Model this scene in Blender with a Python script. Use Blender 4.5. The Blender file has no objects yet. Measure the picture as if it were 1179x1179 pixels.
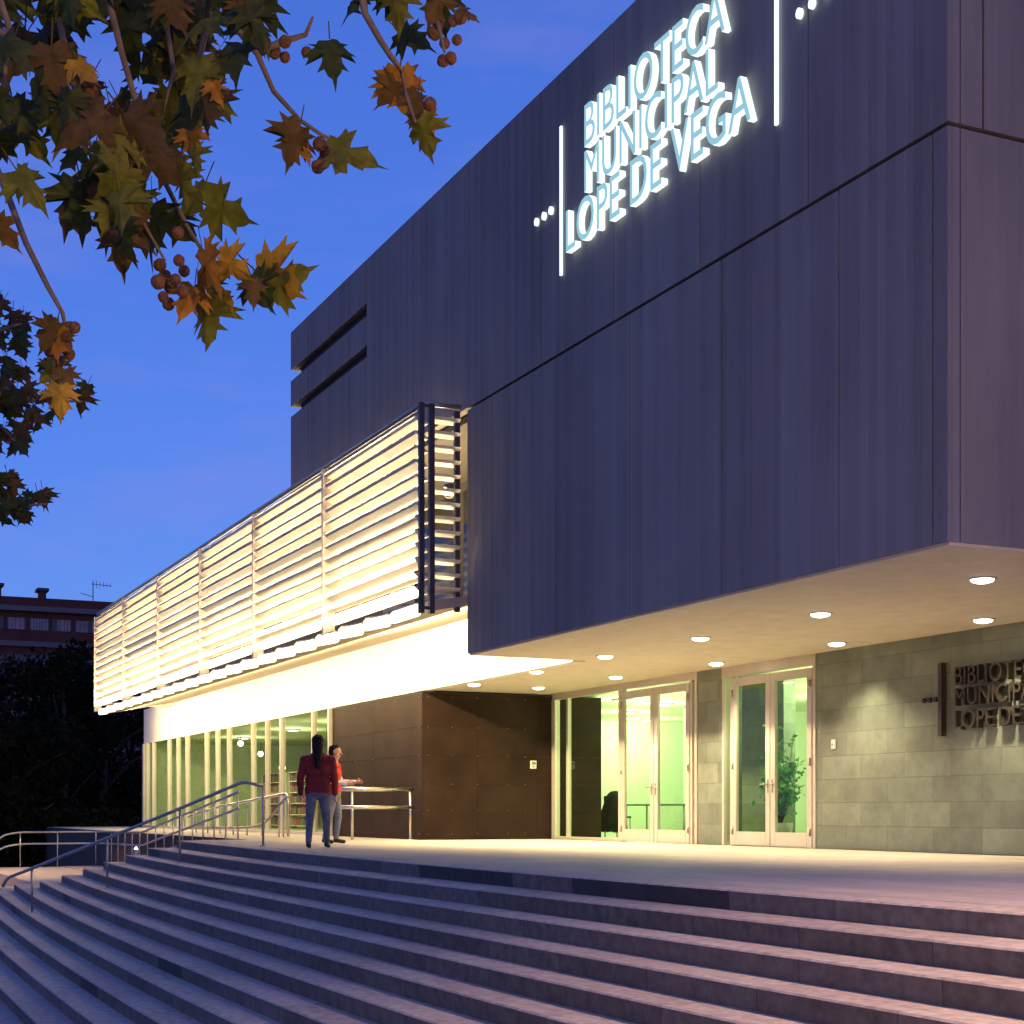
import bpy, bmesh, math, random
import numpy as np
from mathutils import Vector, Matrix, Euler
random.seed(7)
C = bpy.context.scene.collection
R = math.radians
EYE = 0.58                       # camera height above the plaza
FPX = 1776.0
CA, SA = math.cos(R(24.96)), math.sin(R(24.96))

# ------------------------------------------------------------------ helpers
def ray(u, v):
    r = (u - 589.5) / FPX
    return Vector((-CA + SA * r, SA + CA * r, (934 - v) / FPX))
def at_depth(u, v, t):
    return ray(u, v) * t + Vector((0, 0, EYE))
def at_z(u, v, z):
    d = ray(u, v)
    return d * ((z - EYE) / d.z) + Vector((0, 0, EYE))

def tag(o, label=None, cat=None, group=None, kind=None):
    if label: o['label'] = label
    if cat: o['category'] = cat
    if group: o['group'] = group
    if kind: o['kind'] = kind
    return o

def empty(name, loc=(0, 0, 0), rz=0.0, parent=None):
    o = bpy.data.objects.new(name, None)
    C.objects.link(o)
    o.location = loc
    o.rotation_euler = (0, 0, rz)
    o.empty_display_size = 0.2
    if parent: o.parent = parent
    return o

class MB:
    def __init__(s):
        s.v, s.f, s.m, s.sm = [], [], [], []
    def add(s, verts, faces, mi=0, smooth=False):
        b = len(s.v)
        s.v += [tuple(p) for p in verts]
        for f in faces:
            s.f.append([b + i for i in f]); s.m.append(mi); s.sm.append(smooth)
    def box(s, x0, x1, y0, y1, z0, z1, mi=0):
        v = [(x0, y0, z0), (x1, y0, z0), (x1, y1, z0), (x0, y1, z0), (x0, y0, z1), (x1, y0, z1), (x1, y1, z1), (x0, y1, z1)]
        s.add(v, [(0, 3, 2, 1), (4, 5, 6, 7), (0, 1, 5, 4), (1, 2, 6, 5), (2, 3, 7, 6), (3, 0, 4, 7)], mi)
    def bbox(s, x0, x1, y0, y1, z0, z1, b=0.01, mi=0):
        """box with bevelled edges"""
        bm = bmesh.new()
        bmesh.ops.create_cube(bm, size=1)
        for v in bm.verts:
            v.co = Vector(((x0 + x1) / 2 + v.co.x * (x1 - x0), (y0 + y1) / 2 + v.co.y * (y1 - y0), (z0 + z1) / 2 + v.co.z * (z1 - z0)))
        bmesh.ops.bevel(bm, geom=bm.edges[:], offset=b, segments=2, affect='EDGES')
        bm.verts.index_update()
        s.add([v.co[:] for v in bm.verts], [[v.index for v in f.verts] for f in bm.faces], mi)
        bm.free()
    def obox(s, c, ax, ay, az, mi=0):
        """oriented box: centre and three half axes"""
        c = Vector(c); ax = Vector(ax); ay = Vector(ay); az = Vector(az)
        v = [c + a * ax + b * ay + d * az for d in (-1, 1) for (a, b) in ((-1, -1), (1, -1), (1, 1), (-1, 1))]
        s.add(v, [(0, 3, 2, 1), (4, 5, 6, 7), (0, 1, 5, 4), (1, 2, 6, 5), (2, 3, 7, 6), (3, 0, 4, 7)], mi)
    def tube(s, pts, rad, n=8, mi=0, caps=True):
        pts = [Vector(p) for p in pts]
        if not isinstance(rad, (list, tuple)): rad = [rad] * len(pts)
        rings = []
        up = Vector((0.13, 0.31, 0.94)).normalized()
        for i, p in enumerate(pts):
            a = pts[max(i - 1, 0)]; b = pts[min(i + 1, len(pts) - 1)]
            t = (b - a).normalized()
            x = t.cross(up)
            if x.length < 0.05: x = t.cross(Vector((1, 0.2, 0)))
            x.normalize(); y = t.cross(x).normalized()
            rings.append([p + rad[i] * (math.cos(2 * math.pi * k / n) * x + math.sin(2 * math.pi * k / n) * y) for k in range(n)])
        v = [q for r_ in rings for q in r_]
        f = []
        for i in range(len(pts) - 1):
            for k in range(n):
                f.append((i * n + k, i * n + (k + 1) % n, (i + 1) * n + (k + 1) % n, (i + 1) * n + k))
        if caps:
            f.append(tuple(reversed(range(n)))); f.append(tuple(range((len(pts) - 1) * n, len(pts) * n)))
        s.add(v, f, mi, True)
    def lathe(s, c, prof, n=24, mi=0):
        v = []
        for (r_, z) in prof:
            for k in range(n):
                a = 2 * math.pi * k / n
                v.append((c[0] + r_ * math.cos(a), c[1] + r_ * math.sin(a), c[2] + z))
        f = []
        for i in range(len(prof) - 1):
            for k in range(n):
                f.append((i * n + k, i * n + (k + 1) % n, (i + 1) * n + (k + 1) % n, (i + 1) * n + k))
        s.add(v, f, mi, True)
    def sphere(s, c, r_, n=10, mi=0, sz=1.0, bump=0.0):
        v, f = [], []
        m = n // 2 + 1
        for i in range(m + 1):
            th = math.pi * i / m
            for k in range(n):
                a = 2 * math.pi * k / n
                q = r_ * (1 + random.uniform(-bump, bump))
                v.append((c[0] + q * math.sin(th) * math.cos(a), c[1] + q * math.sin(th) * math.sin(a), c[2] + sz * q * math.cos(th)))
        for i in range(m):
            for k in range(n):
                f.append((i * n + k, (i + 1) * n + k, (i + 1) * n + (k + 1) % n, i * n + (k + 1) % n))
        s.add(v, f, mi, bump == 0)
    def build(s, name, mats, parent=None, loc=None):
        me = bpy.data.meshes.new(name)
        me.from_pydata(s.v, [], s.f)
        if not isinstance(mats, (list, tuple)): mats = [mats]
        for m in mats: me.materials.append(m)
        me.polygons.foreach_set('material_index', s.m)
        me.polygons.foreach_set('use_smooth', s.sm)
        me.update()
        o = bpy.data.objects.new(name, me)
        C.objects.link(o)
        if loc: o.location = loc
        if parent: o.parent = parent
        return o

def bend(pts, rr=0.12, n=5):
    """round the corners of a polyline"""
    pts = [Vector(p) for p in pts]
    out = [pts[0]]
    for i in range(1, len(pts) - 1):
        a, p, b = pts[i - 1], pts[i], pts[i + 1]
        q0 = p + (a - p).normalized() * min(rr, (a - p).length * .45)
        q1 = p + (b - p).normalized() * min(rr, (b - p).length * .45)
        for k in range(n + 1):
            t = k / n
            out.append((1 - t) ** 2 * q0 + 2 * t * (1 - t) * p + t * t * q1)
    out.append(pts[-1])
    return out

# ------------------------------------------------------------------ materials
def mat(name, col, rough=0.6, metal=0.0, var=0.0, scale=4.0, bump=0.0, bscale=40.0, stretch=(1, 1, 1), emit=None, es=0.0, spec=0.5, trans=0.0, detail=6):
    m = bpy.data.materials.new(name); m.use_nodes = True
    nt = m.node_tree; N = nt.nodes; L = nt.links
    b = N['Principled BSDF']
    b.inputs['Base Color'].default_value = (*col, 1)
    b.inputs['Roughness'].default_value = rough
    b.inputs['Metallic'].default_value = metal
    b.inputs['Specular IOR Level'].default_value = spec
    if emit:
        b.inputs['Emission Color'].default_value = (*emit, 1)
        b.inputs['Emission Strength'].default_value = es
    if var or bump:
        tc = N.new('ShaderNodeTexCoord'); mp = N.new('ShaderNodeMapping')
        mp.inputs['Scale'].default_value = stretch
        L.new(tc.outputs['Object'], mp.inputs['Vector'])
    if var:
        n = N.new('ShaderNodeTexNoise'); n.inputs['Scale'].default_value = scale; n.inputs['Detail'].default_value = detail; n.inputs['Roughness'].default_value = 0.65
        L.new(mp.outputs['Vector'], n.inputs['Vector'])
        mr = N.new('ShaderNodeMapRange'); mr.inputs['From Min'].default_value = .3; mr.inputs['From Max'].default_value = .7
        mr.inputs['To Min'].default_value = 1 - var; mr.inputs['To Max'].default_value = 1 + var
        L.new(n.outputs['Fac'], mr.inputs['Value'])
        mx = N.new('ShaderNodeMix'); mx.data_type = 'RGBA'; mx.blend_type = 'MULTIPLY'; mx.inputs['Factor'].default_value = 1
        mx.inputs['A'].default_value = (*col, 1)
        L.new(mr.outputs['Result'], mx.inputs['B'])
        L.new(mx.outputs['Result'], b.inputs['Base Color'])
    if bump:
        n2 = N.new('ShaderNodeTexNoise'); n2.inputs['Scale'].default_value = bscale; n2.inputs['Detail'].default_value = 5
        L.new(mp.outputs['Vector'], n2.inputs['Vector'])
        bp = N.new('ShaderNodeBump'); bp.inputs['Strength'].default_value = bump; bp.inputs['Distance'].default_value = 0.01
        L.new(n2.outputs['Fac'], bp.inputs['Height']); L.new(bp.outputs['Normal'], b.inputs['Normal'])
    if trans:
        t = N.new('ShaderNodeBsdfTranslucent'); t.inputs['Color'].default_value = (*col, 1)
        ms = N.new('ShaderNodeMixShader'); ms.inputs[0].default_value = trans
        L.new(b.outputs[0], ms.inputs[1]); L.new(t.outputs[0], ms.inputs[2])
        L.new(ms.outputs[0], N['Material Output'].inputs['Surface'])
    return m

def mat_emit(name, col, st):
    m = bpy.data.materials.new(name); m.use_nodes = True
    nt = m.node_tree; nt.nodes.clear()
    e = nt.nodes.new('ShaderNodeEmission'); e.inputs[0].default_value = (*col, 1); e.inputs[1].default_value = st
    o = nt.nodes.new('ShaderNodeOutputMaterial'); nt.links.new(e.outputs[0], o.inputs[0])
    return m

def mat_glass(name, tint=(.9, .96, .9), refl=1.0):
    m = bpy.data.materials.new(name); m.use_nodes = True
    nt = m.node_tree; N = nt.nodes; L = nt.links; N.clear()
    t = N.new('ShaderNodeBsdfTransparent'); t.inputs[0].default_value = (*tint, 1)
    g = N.new('ShaderNodeBsdfGlossy'); g.inputs['Roughness'].default_value = 0.02
    fr = N.new('ShaderNodeFresnel'); fr.inputs['IOR'].default_value = 1.5
    mu = N.new('ShaderNodeMath'); mu.operation = 'MULTIPLY'; mu.inputs[1].default_value = refl
    L.new(fr.outputs[0], mu.inputs[0])
    ge = N.new('ShaderNodeNewGeometry'); iv = N.new('ShaderNodeMath'); iv.operation = 'SUBTRACT'; iv.inputs[0].default_value = 1; L.new(ge.outputs['Backfacing'], iv.inputs[1])
    m2 = N.new('ShaderNodeMath'); m2.operation = 'MULTIPLY'; L.new(mu.outputs[0], m2.inputs[0]); L.new(iv.outputs[0], m2.inputs[1])
    mx = N.new('ShaderNodeMixShader'); o = N.new('ShaderNodeOutputMaterial')
    L.new(m2.outputs[0], mx.inputs[0]); L.new(t.outputs[0], mx.inputs[1]); L.new(g.outputs[0], mx.inputs[2]); L.new(mx.outputs[0], o.inputs[0])
    return m

def mat_boards(name, col):
    """board-marked concrete: vertical grain, boards of differing tone, faint stains"""
    m = bpy.data.materials.new(name); m.use_nodes = True
    nt = m.node_tree; N = nt.nodes; L = nt.links
    b = N['Principled BSDF']; b.inputs['Roughness'].default_value = 0.85; b.inputs['Specular IOR Level'].default_value = .25
    tc = N.new('ShaderNodeTexCoord')
    sx = N.new('ShaderNodeSeparateXYZ'); L.new(tc.outputs['Object'], sx.inputs[0])
    ad = N.new('ShaderNodeMath'); ad.operation = 'ADD'; L.new(sx.outputs[0], ad.inputs[0]); L.new(sx.outputs[1], ad.inputs[1])
    def boards(width, seed):
        dv = N.new('ShaderNodeMath'); dv.operation = 'DIVIDE'; dv.inputs[1].default_value = width; L.new(ad.outputs[0], dv.inputs[0])
        fl = N.new('ShaderNodeMath'); fl.operation = 'FLOOR'; L.new(dv.outputs[0], fl.inputs[0])
        of = N.new('ShaderNodeMath'); of.operation = 'ADD'; of.inputs[1].default_value = seed; L.new(fl.outputs[0], of.inputs[0])
        wn = N.new('ShaderNodeTexWhiteNoise'); wn.noise_dimensions = '1D'; L.new(of.outputs[0], wn.inputs['W'])
        return wn.outputs['Value'], dv.outputs[0]
    v1, d1 = boards(0.135, 3.0)
    v2, d2 = boards(2.11, 17.0)
    def noise(sc, scale, det):
        mp = N.new('ShaderNodeMapping'); mp.inputs['Scale'].default_value = scale; L.new(tc.outputs['Object'], mp.inputs[0])
        n = N.new('ShaderNodeTexNoise'); n.inputs['Scale'].default_value = sc; n.inputs['Detail'].default_value = det; n.inputs['Roughness'].default_value = .6
        L.new(mp.outputs[0], n.inputs['Vector']); return n.outputs['Fac']
    g = noise(14, (1, 1, .05), 5)
    st = noise(.8, (1, 1, .45), 6)
    acc = None
    for val, amp in ((v1, .2), (v2, .24), (g, .28), (st, .6)):
        mm = N.new('ShaderNodeMath'); mm.operation = 'MULTIPLY_ADD'; mm.inputs[1].default_value = amp; mm.inputs[2].default_value = -amp / 2
        L.new(val, mm.inputs[0])
        if acc is None: acc = mm.outputs[0]
        else:
            a2 = N.new('ShaderNodeMath'); a2.operation = 'ADD'; L.new(acc, a2.inputs[0]); L.new(mm.outputs[0], a2.inputs[1]); acc = a2.outputs[0]
    a3 = N.new('ShaderNodeMath'); a3.operation = 'ADD'; a3.inputs[1].default_value = 1; L.new(acc, a3.inputs[0])
    mx = N.new('ShaderNodeMix'); mx.data_type = 'RGBA'; mx.blend_type = 'MULTIPLY'; mx.inputs['Factor'].default_value = 1
    mx.inputs['A'].default_value = (*col, 1); L.new(a3.outputs[0], mx.inputs['B']); L.new(mx.outputs['Result'], b.inputs['Base Color'])
    bp = N.new('ShaderNodeBump'); bp.inputs['Strength'].default_value = .5; bp.inputs['Distance'].default_value = .012
    fr = N.new('ShaderNodeMath'); fr.operation = 'FRACT'; L.new(d1, fr.inputs[0])
    gt = N.new('ShaderNodeMath'); gt.operation = 'GREATER_THAN'; gt.inputs[1].default_value = .08; L.new(fr.outputs[0], gt.inputs[0])
    hs = N.new('ShaderNodeMath'); hs.operation = 'MULTIPLY_ADD'; hs.inputs[1].default_value = .6; L.new(gt.outputs[0], hs.inputs[0]); L.new(g, hs.inputs[2])
    L.new(hs.outputs[0], bp.inputs['Height']); L.new(bp.outputs[0], b.inputs['Normal'])
    return m

def mat_blocks(name, col, bw, bh, joint, var, swap=None, rough=.6, mortar=.6, noise_amp=.25, offs=.5, bump=.3):
    """coursed stone or paving; swap='xz' for walls facing Y"""
    m = bpy.data.materials.new(name); m.use_nodes = True
    nt = m.node_tree; N = nt.nodes; L = nt.links
    b = N['Principled BSDF']; b.inputs['Roughness'].default_value = rough
    tc = N.new('ShaderNodeTexCoord'); sx = N.new('ShaderNodeSeparateXYZ'); L.new(tc.outputs['Object'], sx.inputs[0])
    cb = N.new('ShaderNodeCombineXYZ')
    if swap == 'xz': L.new(sx.outputs[0], cb.inputs[0]); L.new(sx.outputs[2], cb.inputs[1])
    elif swap == 'yz': L.new(sx.outputs[1], cb.inputs[0]); L.new(sx.outputs[2], cb.inputs[1])
    else: L.new(sx.outputs[0], cb.inputs[0]); L.new(sx.outputs[1], cb.inputs[1])
    br = N.new('ShaderNodeTexBrick'); br.offset = offs; br.offset_frequency = 2
    L.new(cb.outputs[0], br.inputs['Vector'])
    br.inputs['Scale'].default_value = 1; br.inputs['Brick Width'].default_value = bw; br.inputs['Row Height'].default_value = bh
    br.inputs['Mortar Size'].default_value = joint; br.inputs['Mortar Smooth'].default_value = .3
    br.inputs['Color1'].default_value = (*[c * (1 - var) for c in col], 1)
    br.inputs['Color2'].default_value = (*[c * (1 + var) for c in col], 1)
    br.inputs['Mortar'].default_value = (*[c * mortar for c in col], 1)
    n = N.new('ShaderNodeTexNoise'); n.inputs['Scale'].default_value = 2.2; n.inputs['Detail'].default_value = 9; n.inputs['Roughness'].default_value = .7
    L.new(tc.outputs['Object'], n.inputs['Vector'])
    mr = N.new('ShaderNodeMapRange'); mr.inputs['From Min'].default_value = .3; mr.inputs['From Max'].default_value = .7
    mr.inputs['To Min'].default_value = 1 - noise_amp; mr.inputs['To Max'].default_value = 1 + noise_amp
    L.new(n.outputs['Fac'], mr.inputs['Value'])
    mx = N.new('ShaderNodeMix'); mx.data_type = 'RGBA'; mx.blend_type = 'MULTIPLY'; mx.inputs['Factor'].default_value = 1
    L.new(br.outputs['Color'], mx.inputs['A']); L.new(mr.outputs[0], mx.inputs['B']); L.new(mx.outputs['Result'], b.inputs['Base Color'])
    bp = N.new('ShaderNodeBump'); bp.inputs['Strength'].default_value = bump; bp.inputs['Distance'].default_value = .006; bp.invert = True
    ad = N.new('ShaderNodeMath'); ad.operation = 'MULTIPLY_ADD'; ad.inputs[1].default_value = .25
    L.new(n.outputs['Fac'], ad.inputs[0]); L.new(br.outputs['Fac'], ad.inputs[2]); L.new(ad.outputs[0], bp.inputs['Height']); L.new(bp.outputs[0], b.inputs['Normal'])
    return m

M = {}
M['board'] = mat_boards('board_marked_concrete', (.245, .228, .210))
M['core'] = mat('dark_gap_concrete', (.05, .045, .045), .9)
M['soffit'] = mat('soffit_concrete', (.64, .57, .46), .75, var=.10, scale=3, bump=.15, bscale=30)
M['plaster'] = mat('cream_plaster', (.74, .70, .62), .8, var=.05, scale=2)
M['slab'] = mat('cantilever_concrete', (.36, .31, .25), .8, var=.12, scale=3)
M['gallerydark'] = mat('gallery_render', (.10, .085, .075), .85, var=.1)
M['slat'] = mat('painted_louvre', (.78, .74, .64), .45, var=.05, scale=3)
M['steel'] = mat('galvanised_steel', (.34, .33, .32), .42, metal=.8, var=.12, scale=9)
M['stainless'] = mat('brushed_stainless', (.62, .58, .52), .32, metal=1.0, var=.08, scale=20, stretch=(1, 1, .1))
M['darksteel'] = mat('dark_painted_steel', (.05, .05, .065), .5, metal=.3)
M['alu'] = mat('anodised_aluminium', (.60, .54, .46), .42, metal=.35, var=.05, scale=6)
M['clad'] = mat('brown_cladding_panel', (.024, .0125, .008), .65, var=.4, scale=1.3, bump=.06, bscale=12, spec=.12)
M['bolt'] = mat('bolt_head', (.22, .19, .15), .4, metal=.8)
M['stone'] = mat_blocks('entrance_stone', (.168, .188, .146), .98, .355, .006, .19, 'xz', .55, .62, .28, .37)
M['pave'] = mat_blocks('plaza_paving', (.46, .395, .33), 1.2, .6, .006, .07, None, .7, .65, .14)
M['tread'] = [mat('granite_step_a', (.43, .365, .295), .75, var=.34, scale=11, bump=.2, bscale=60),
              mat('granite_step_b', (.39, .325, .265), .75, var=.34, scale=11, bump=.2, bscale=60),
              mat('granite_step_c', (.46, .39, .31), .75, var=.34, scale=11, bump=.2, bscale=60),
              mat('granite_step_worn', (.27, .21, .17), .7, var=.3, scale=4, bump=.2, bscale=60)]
M['riser'] = [mat('granite_riser_shaded_a', (.15, .123, .102), .8, var=.38, scale=9, bump=.3, bscale=50),  # tread granite darkened: shade on the risers is put into the colour
              mat('granite_riser_shaded_b', (.125, .102, .085), .8, var=.38, scale=9, bump=.3, bscale=50),
              mat('granite_riser_shaded_c', (.165, .14, .115), .8, var=.38, scale=9, bump=.3, bscale=50),
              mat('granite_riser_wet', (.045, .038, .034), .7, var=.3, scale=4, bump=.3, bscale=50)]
M['darkwall'] = mat('dark_retaining_concrete', (.06, .05, .042), .9, var=.2)
M['ramp'] = mat('ramp_concrete', (.40, .34, .27), .8, var=.12, scale=3, bump=.1)
M['ground'] = mat('ground_asphalt', (.05, .05, .052), .9, var=.3, scale=.7, bump=.3, bscale=20)
M['glass'] = mat_glass('clear_glass', (.86, .95, .84), 1.0)
M['facadeglass'] = mat_glass('facade_glass', (.86, .90, .78), 1.2)
M['inwall'] = mat('interior_wall_paint', (.72, .80, .64), .8, var=.03, scale=1)
M['infloor'] = mat('interior_floor_tiles', (.40, .42, .34), .3, var=.08, scale=2)
M['inceil'] = mat('interior_ceiling_paint', (.72, .76, .55), .8)
M['whitebox'] = mat('white_plastic', (.75, .72, .65), .5)
M['lampwhite'] = mat_emit('downlight_glow', (1, .93, .78), 9.0)
M['inlamp'] = mat_emit('interior_lamp_glow', (.95, 1, .85), 5.0)
M['lumi'] = mat_emit('linear_lamp_glow', (1, .90, .66), 2.6)
M['flood'] = mat_emit('floodlight_glow', (1, .93, .78), 12.0)
M['neon'] = mat_emit('sign_tube_white', (.80, .95, 1.0), 1.5)
M['neonface'] = mat_emit('sign_face_blue', (.30, .58, .72), 1.0)
M['bronze'] = mat('dark_bronze_letter', (.085, .07, .05), .35, metal=.7, var=.15, scale=8)
M['brick'] = mat('red_brick', (.085, .026, .02), .9, var=.2, scale=.8)
M['band'] = mat('grey_concrete_band', (.12, .115, .125), .9, var=.1, scale=.5)
M['curtain'] = mat('pale_blind', (.24, .19, .20), .8, var=.45, scale=.55, detail=3)
M['darkglass'] = mat('dark_window_glass', (.012, .012, .018), .08)
M['chim'] = mat('chimney_cap', (.045, .04, .05), .8)
M['bark'] = mat('plane_bark', (.17, .125, .095), .85, var=.35, scale=9, bump=.5, bscale=25)
M['farbark'] = mat('far_bark', (.03, .022, .018), .9)
M['lf'] = [mat('leaf_dark_green', (.042, .055, .010), .5, spec=.25, var=.5, scale=26, trans=.30),
           mat('leaf_olive', (.15, .15, .015), .5, spec=.25, var=.5, scale=26, trans=.35),
           mat('leaf_brown', (.105, .062, .016), .6, spec=.25, var=.5, scale=26, trans=.30),
           mat('leaf_yellow', (.45, .26, .03), .55, spec=.25, var=.5, scale=26, trans=.40),
           mat('leaf_orange', (.42, .19, .02), .55, spec=.25, var=.5, scale=26, trans=.40)]
M['fruit'] = mat('seed_ball', (.15, .065, .03), .9, var=.4, scale=60, bump=.8, bscale=120)
M['fartree'] = [mat('far_leaf_a', (.008, .011, .005), .7, spec=.05, trans=.15), mat('far_leaf_b', (.013, .016, .006), .7, spec=.05, trans=.15), mat('far_leaf_c', (.014, .011, .006), .7, spec=.05, trans=.15)]
M['skin'] = mat('skin', (.55, .30, .19), .5)
M['hair'] = mat('dark_hair', (.010, .007, .006), .8, spec=.2, bump=.5, bscale=80, stretch=(1, 1, .15))
M['jacket'] = mat('maroon_jacket', (.16, .010, .012), .85, var=.45, scale=9, bump=1.0, bscale=14)
M['redshirt'] = mat('red_tshirt', (.52, .018, .014), .75, var=.15, scale=12, bump=.3, bscale=25)
M['sleeve'] = mat('white_sleeve', (.72, .62, .56), .8)
M['jeans'] = mat('blue_jeans', (.10, .12, .165), .85, var=.45, scale=9, bump=1.0, bscale=16)
M['jeans2'] = mat('pale_jeans', (.17, .19, .24), .85, var=.25, scale=14, bump=.3, bscale=40)
M['shoe'] = mat('dark_shoe', (.018, .014, .013), .5)
M['black'] = mat('black_cloth', (.010, .010, .012), .8)
M['pot'] = mat('grey_pot', (.3, .3, .27), .6)
M['plantleaf'] = [mat('indoor_leaf_a', (.06, .22, .03), .45, trans=.3), mat('indoor_leaf_b', (.11, .32, .045), .45, trans=.3)]
M['red'] = mat('red_enamel', (.55, .03, .02), .35)
M['lamppole'] = mat('lamp_pole_paint', (.08, .09, .09), .5, metal=.4)
M['sodium'] = mat_emit('street_lamp_glow', (1, .62, .28), 12)

# ------------------------------------------------------------------ main planes
YF, YG, YE = 9.6, 11.5, 14.4
ZS, ZG, ZR = 3.03, 6.90, 10.78
XR, XB, XL, XD, XDL = -11.15, -22.3, -31.8, -29.0, -34.7
XE = -56.2

# ------------------------------------------------------------------ setting
def struct(o): o['kind'] = 'structure'; return o
m = MB(); m.add([(-900, -700, -2.2), (500, -700, -2.2), (500, 900, -2.2), (-900, 900, -2.2)], [(0, 1, 2, 3)])
struct(m.build('ground', M['ground']))

Y0 = [6.25, 5.78, 5.42, 5.07, 4.74, 4.40, 4.05, 3.70, 3.36, 3.02, 2.66, 2.30, 1.94, 1.58]
CV = .0020
def ystep(k, x):
    return Y0[k] + CV * (x + 13) ** 2 * (1 - .04 * k)
XEND = [-30.4, -30.9, -31.4, -31.9, -32.4, -33.0, -33.7, -36.0, -38.2, -40, -41, -42, -43, -44]
def xend(k): return XEND[k]
# plaza slab, its front edge follows the first step
SEG = 1.25
def xs_for(k, phase):
    xs = []; x = 7.0
    while x > xend(k) + .3:
        xs.append(x); x -= SEG
        if len(xs) == 1: x -= phase
    xs.append(xend(k)); return xs
m = MB()
xs = [7.0 - i * 1.0 for i in range(38)] + [-30.4]
top = [(x, ystep(0, x) + .42, 0) for x in xs]
v, f = [], []
for (x, y, z) in top: v += [(x, y, 0.0), (x, 14.3, 0.0)]
for i in range(len(top) - 1): f.append((2 * i + 1, 2 * i, 2 * i + 2, 2 * i + 3))
m.add(v, f)
m.add([(-30.4, ystep(0, -30.4) + .42, 0), (-30.4, 14.3, 0), (-30.9, 14.3, 0), (-30.9, 8.4, 0), (-30.9, 7.3, 0)], [(0, 1, 2, 3, 4)])
m.add([(-30.9, 8.4, 0), (-30.9, 11.44, 0), (-60, 11.44, 0), (-60, 8.4, 0)], [(0, 1, 2, 3)])
m.add([(-60, 8.4, 0), (-30.9, 8.4, 0), (-30.9, 8.4, -2.2), (-60, 8.4, -2.2)], [(3, 2, 1, 0)], 1)
struct(m.build('plaza_paving', [M['pave'], M['darkwall']]))
# steps: blocks of granite, each with its own tone
m = MB()
for k in range(14):
    xs = xs_for(k, random.uniform(.1, 1.1))
    zt = -.15 * k; zb = zt - .15 if k < 13 else -2.2
    prev_wet = False
    for i in range(len(xs) - 1):
        a, b = xs[i] - .002, xs[i + 1] + .002
        mid = (a + b) / 2
        tone = random.choice([0, 0, 1, 1, 2])
        rt = tone
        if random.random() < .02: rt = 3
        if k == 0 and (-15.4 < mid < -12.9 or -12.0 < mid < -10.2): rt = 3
        tt = tone
        dpt = .44 if k == 0 else .85
        n = 3
        for j in range(n):
            xa = a + (b - a) * j / n; xb = a + (b - a) * (j + 1) / n
            ya, yb = ystep(k, xa), ystep(k, xb)
            bv = .012
            P = [(xa, ya + dpt, zt), (xb, yb + dpt, zt), (xb, yb + bv, zt), (xa, ya + bv, zt), (xb, yb, zt - bv), (xa, ya, zt - bv), (xb, yb + .01, zb), (xa, ya + .01, zb)]
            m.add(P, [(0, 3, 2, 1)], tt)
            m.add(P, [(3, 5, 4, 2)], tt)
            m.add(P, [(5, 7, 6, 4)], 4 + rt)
    xe = xend(k); ye = ystep(k, xe)
    m.add([(xe, ye, zt - .012), (xe, ye + 1.2, zt), (xe, ye + 1.2, -2.2), (xe, ye, -2.2)], [(0, 1, 2, 3)], 4)
struct(m.build('stairs', M['tread'] + M['riser']))
# ramp and landing left of the stairs
def rz_(x): return 0.0 if x > -31 else max(-1.05, -(-31 - x) * .10)
m = MB()
v = []
for x in (-30.9, -31.2, -41.5, -47.2):
    z = rz_(x) - .004
    v += [(x, 7.25, z), (x, 8.395, z), (x, 7.25, -2.2), (x, 8.395, -2.2)]
f = []
for i in range(3):
    o = 4 * i
    f += [(o, o + 1, o + 5, o + 4), (o, o + 4, o + 6, o + 2)]
f.append((12, 13, 15, 14))
m.add(v, f)
m.box(-47.2, -31.6, 4.95, 7.24, -2.2, -1.065)
struct(m.build('ramp', M['ramp']))

# ------------------------------------------------------------------ library building
lib = tag(empty('library_building', (-21, 12, 0)), 'modern library with dark concrete upper block over a recessed lit entrance', 'building')
lib_off = Vector((21, -12, 0))
def lpart(mb, name, mats, parent=None):
    o = mb.build(name, mats, parent or lib)
    if parent is None or parent is lib:
        o.location = lib_off
    return o
def lempty(name):
    e = empty(name, lib_off, 0, lib); return e

# upper block: core, then concrete panels standing in front of it with open joints
m = MB()
m.box(-31.5, XR - .14, YF + .14, 30, ZG + .03, ZR - .1)
m.box(XB + .14, XR - .14, YF + .14, 30, ZS + .16, ZG + .03)
lpart(m, 'block_core', M['core'])
m = MB()
G = .026
def fpanel(x0, x1, z0, z1): m.box(x0 + G / 2, x1 - G / 2, YF, YF + .14, z0, z1)
lo = [XB, -21.35, -19.2, -17.1, -14.95, -12.78, -11.36, XR]
for a, b in zip(lo[:-1], lo[1:]):
    fpanel(a, b if b < XR else XR + G / 2, ZS + .03, ZG - .022)
up = [-27.0, -25.9, -23.8, -21.75, -19.65, -17.52, -15.42, -13.3, XR]
for a, b in zip(up[:-1], up[1:]):
    fpanel(a, b if b < XR else XR + G / 2, ZG + .022, ZR)
# slotted end bay
for z0, z1 in ((ZG + .022, 8.98), (9.20, 9.74), (9.98, ZR)):
    m.box(XL, -29.5, YF, YF + .14, z0, z1)
    m.box(-29.5 + G, -27.0 - G / 2, YF, YF + .14, z0, z1)
    m.box(XL, XL + .14, YF + .142, 29.9, z0, z1)
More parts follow.
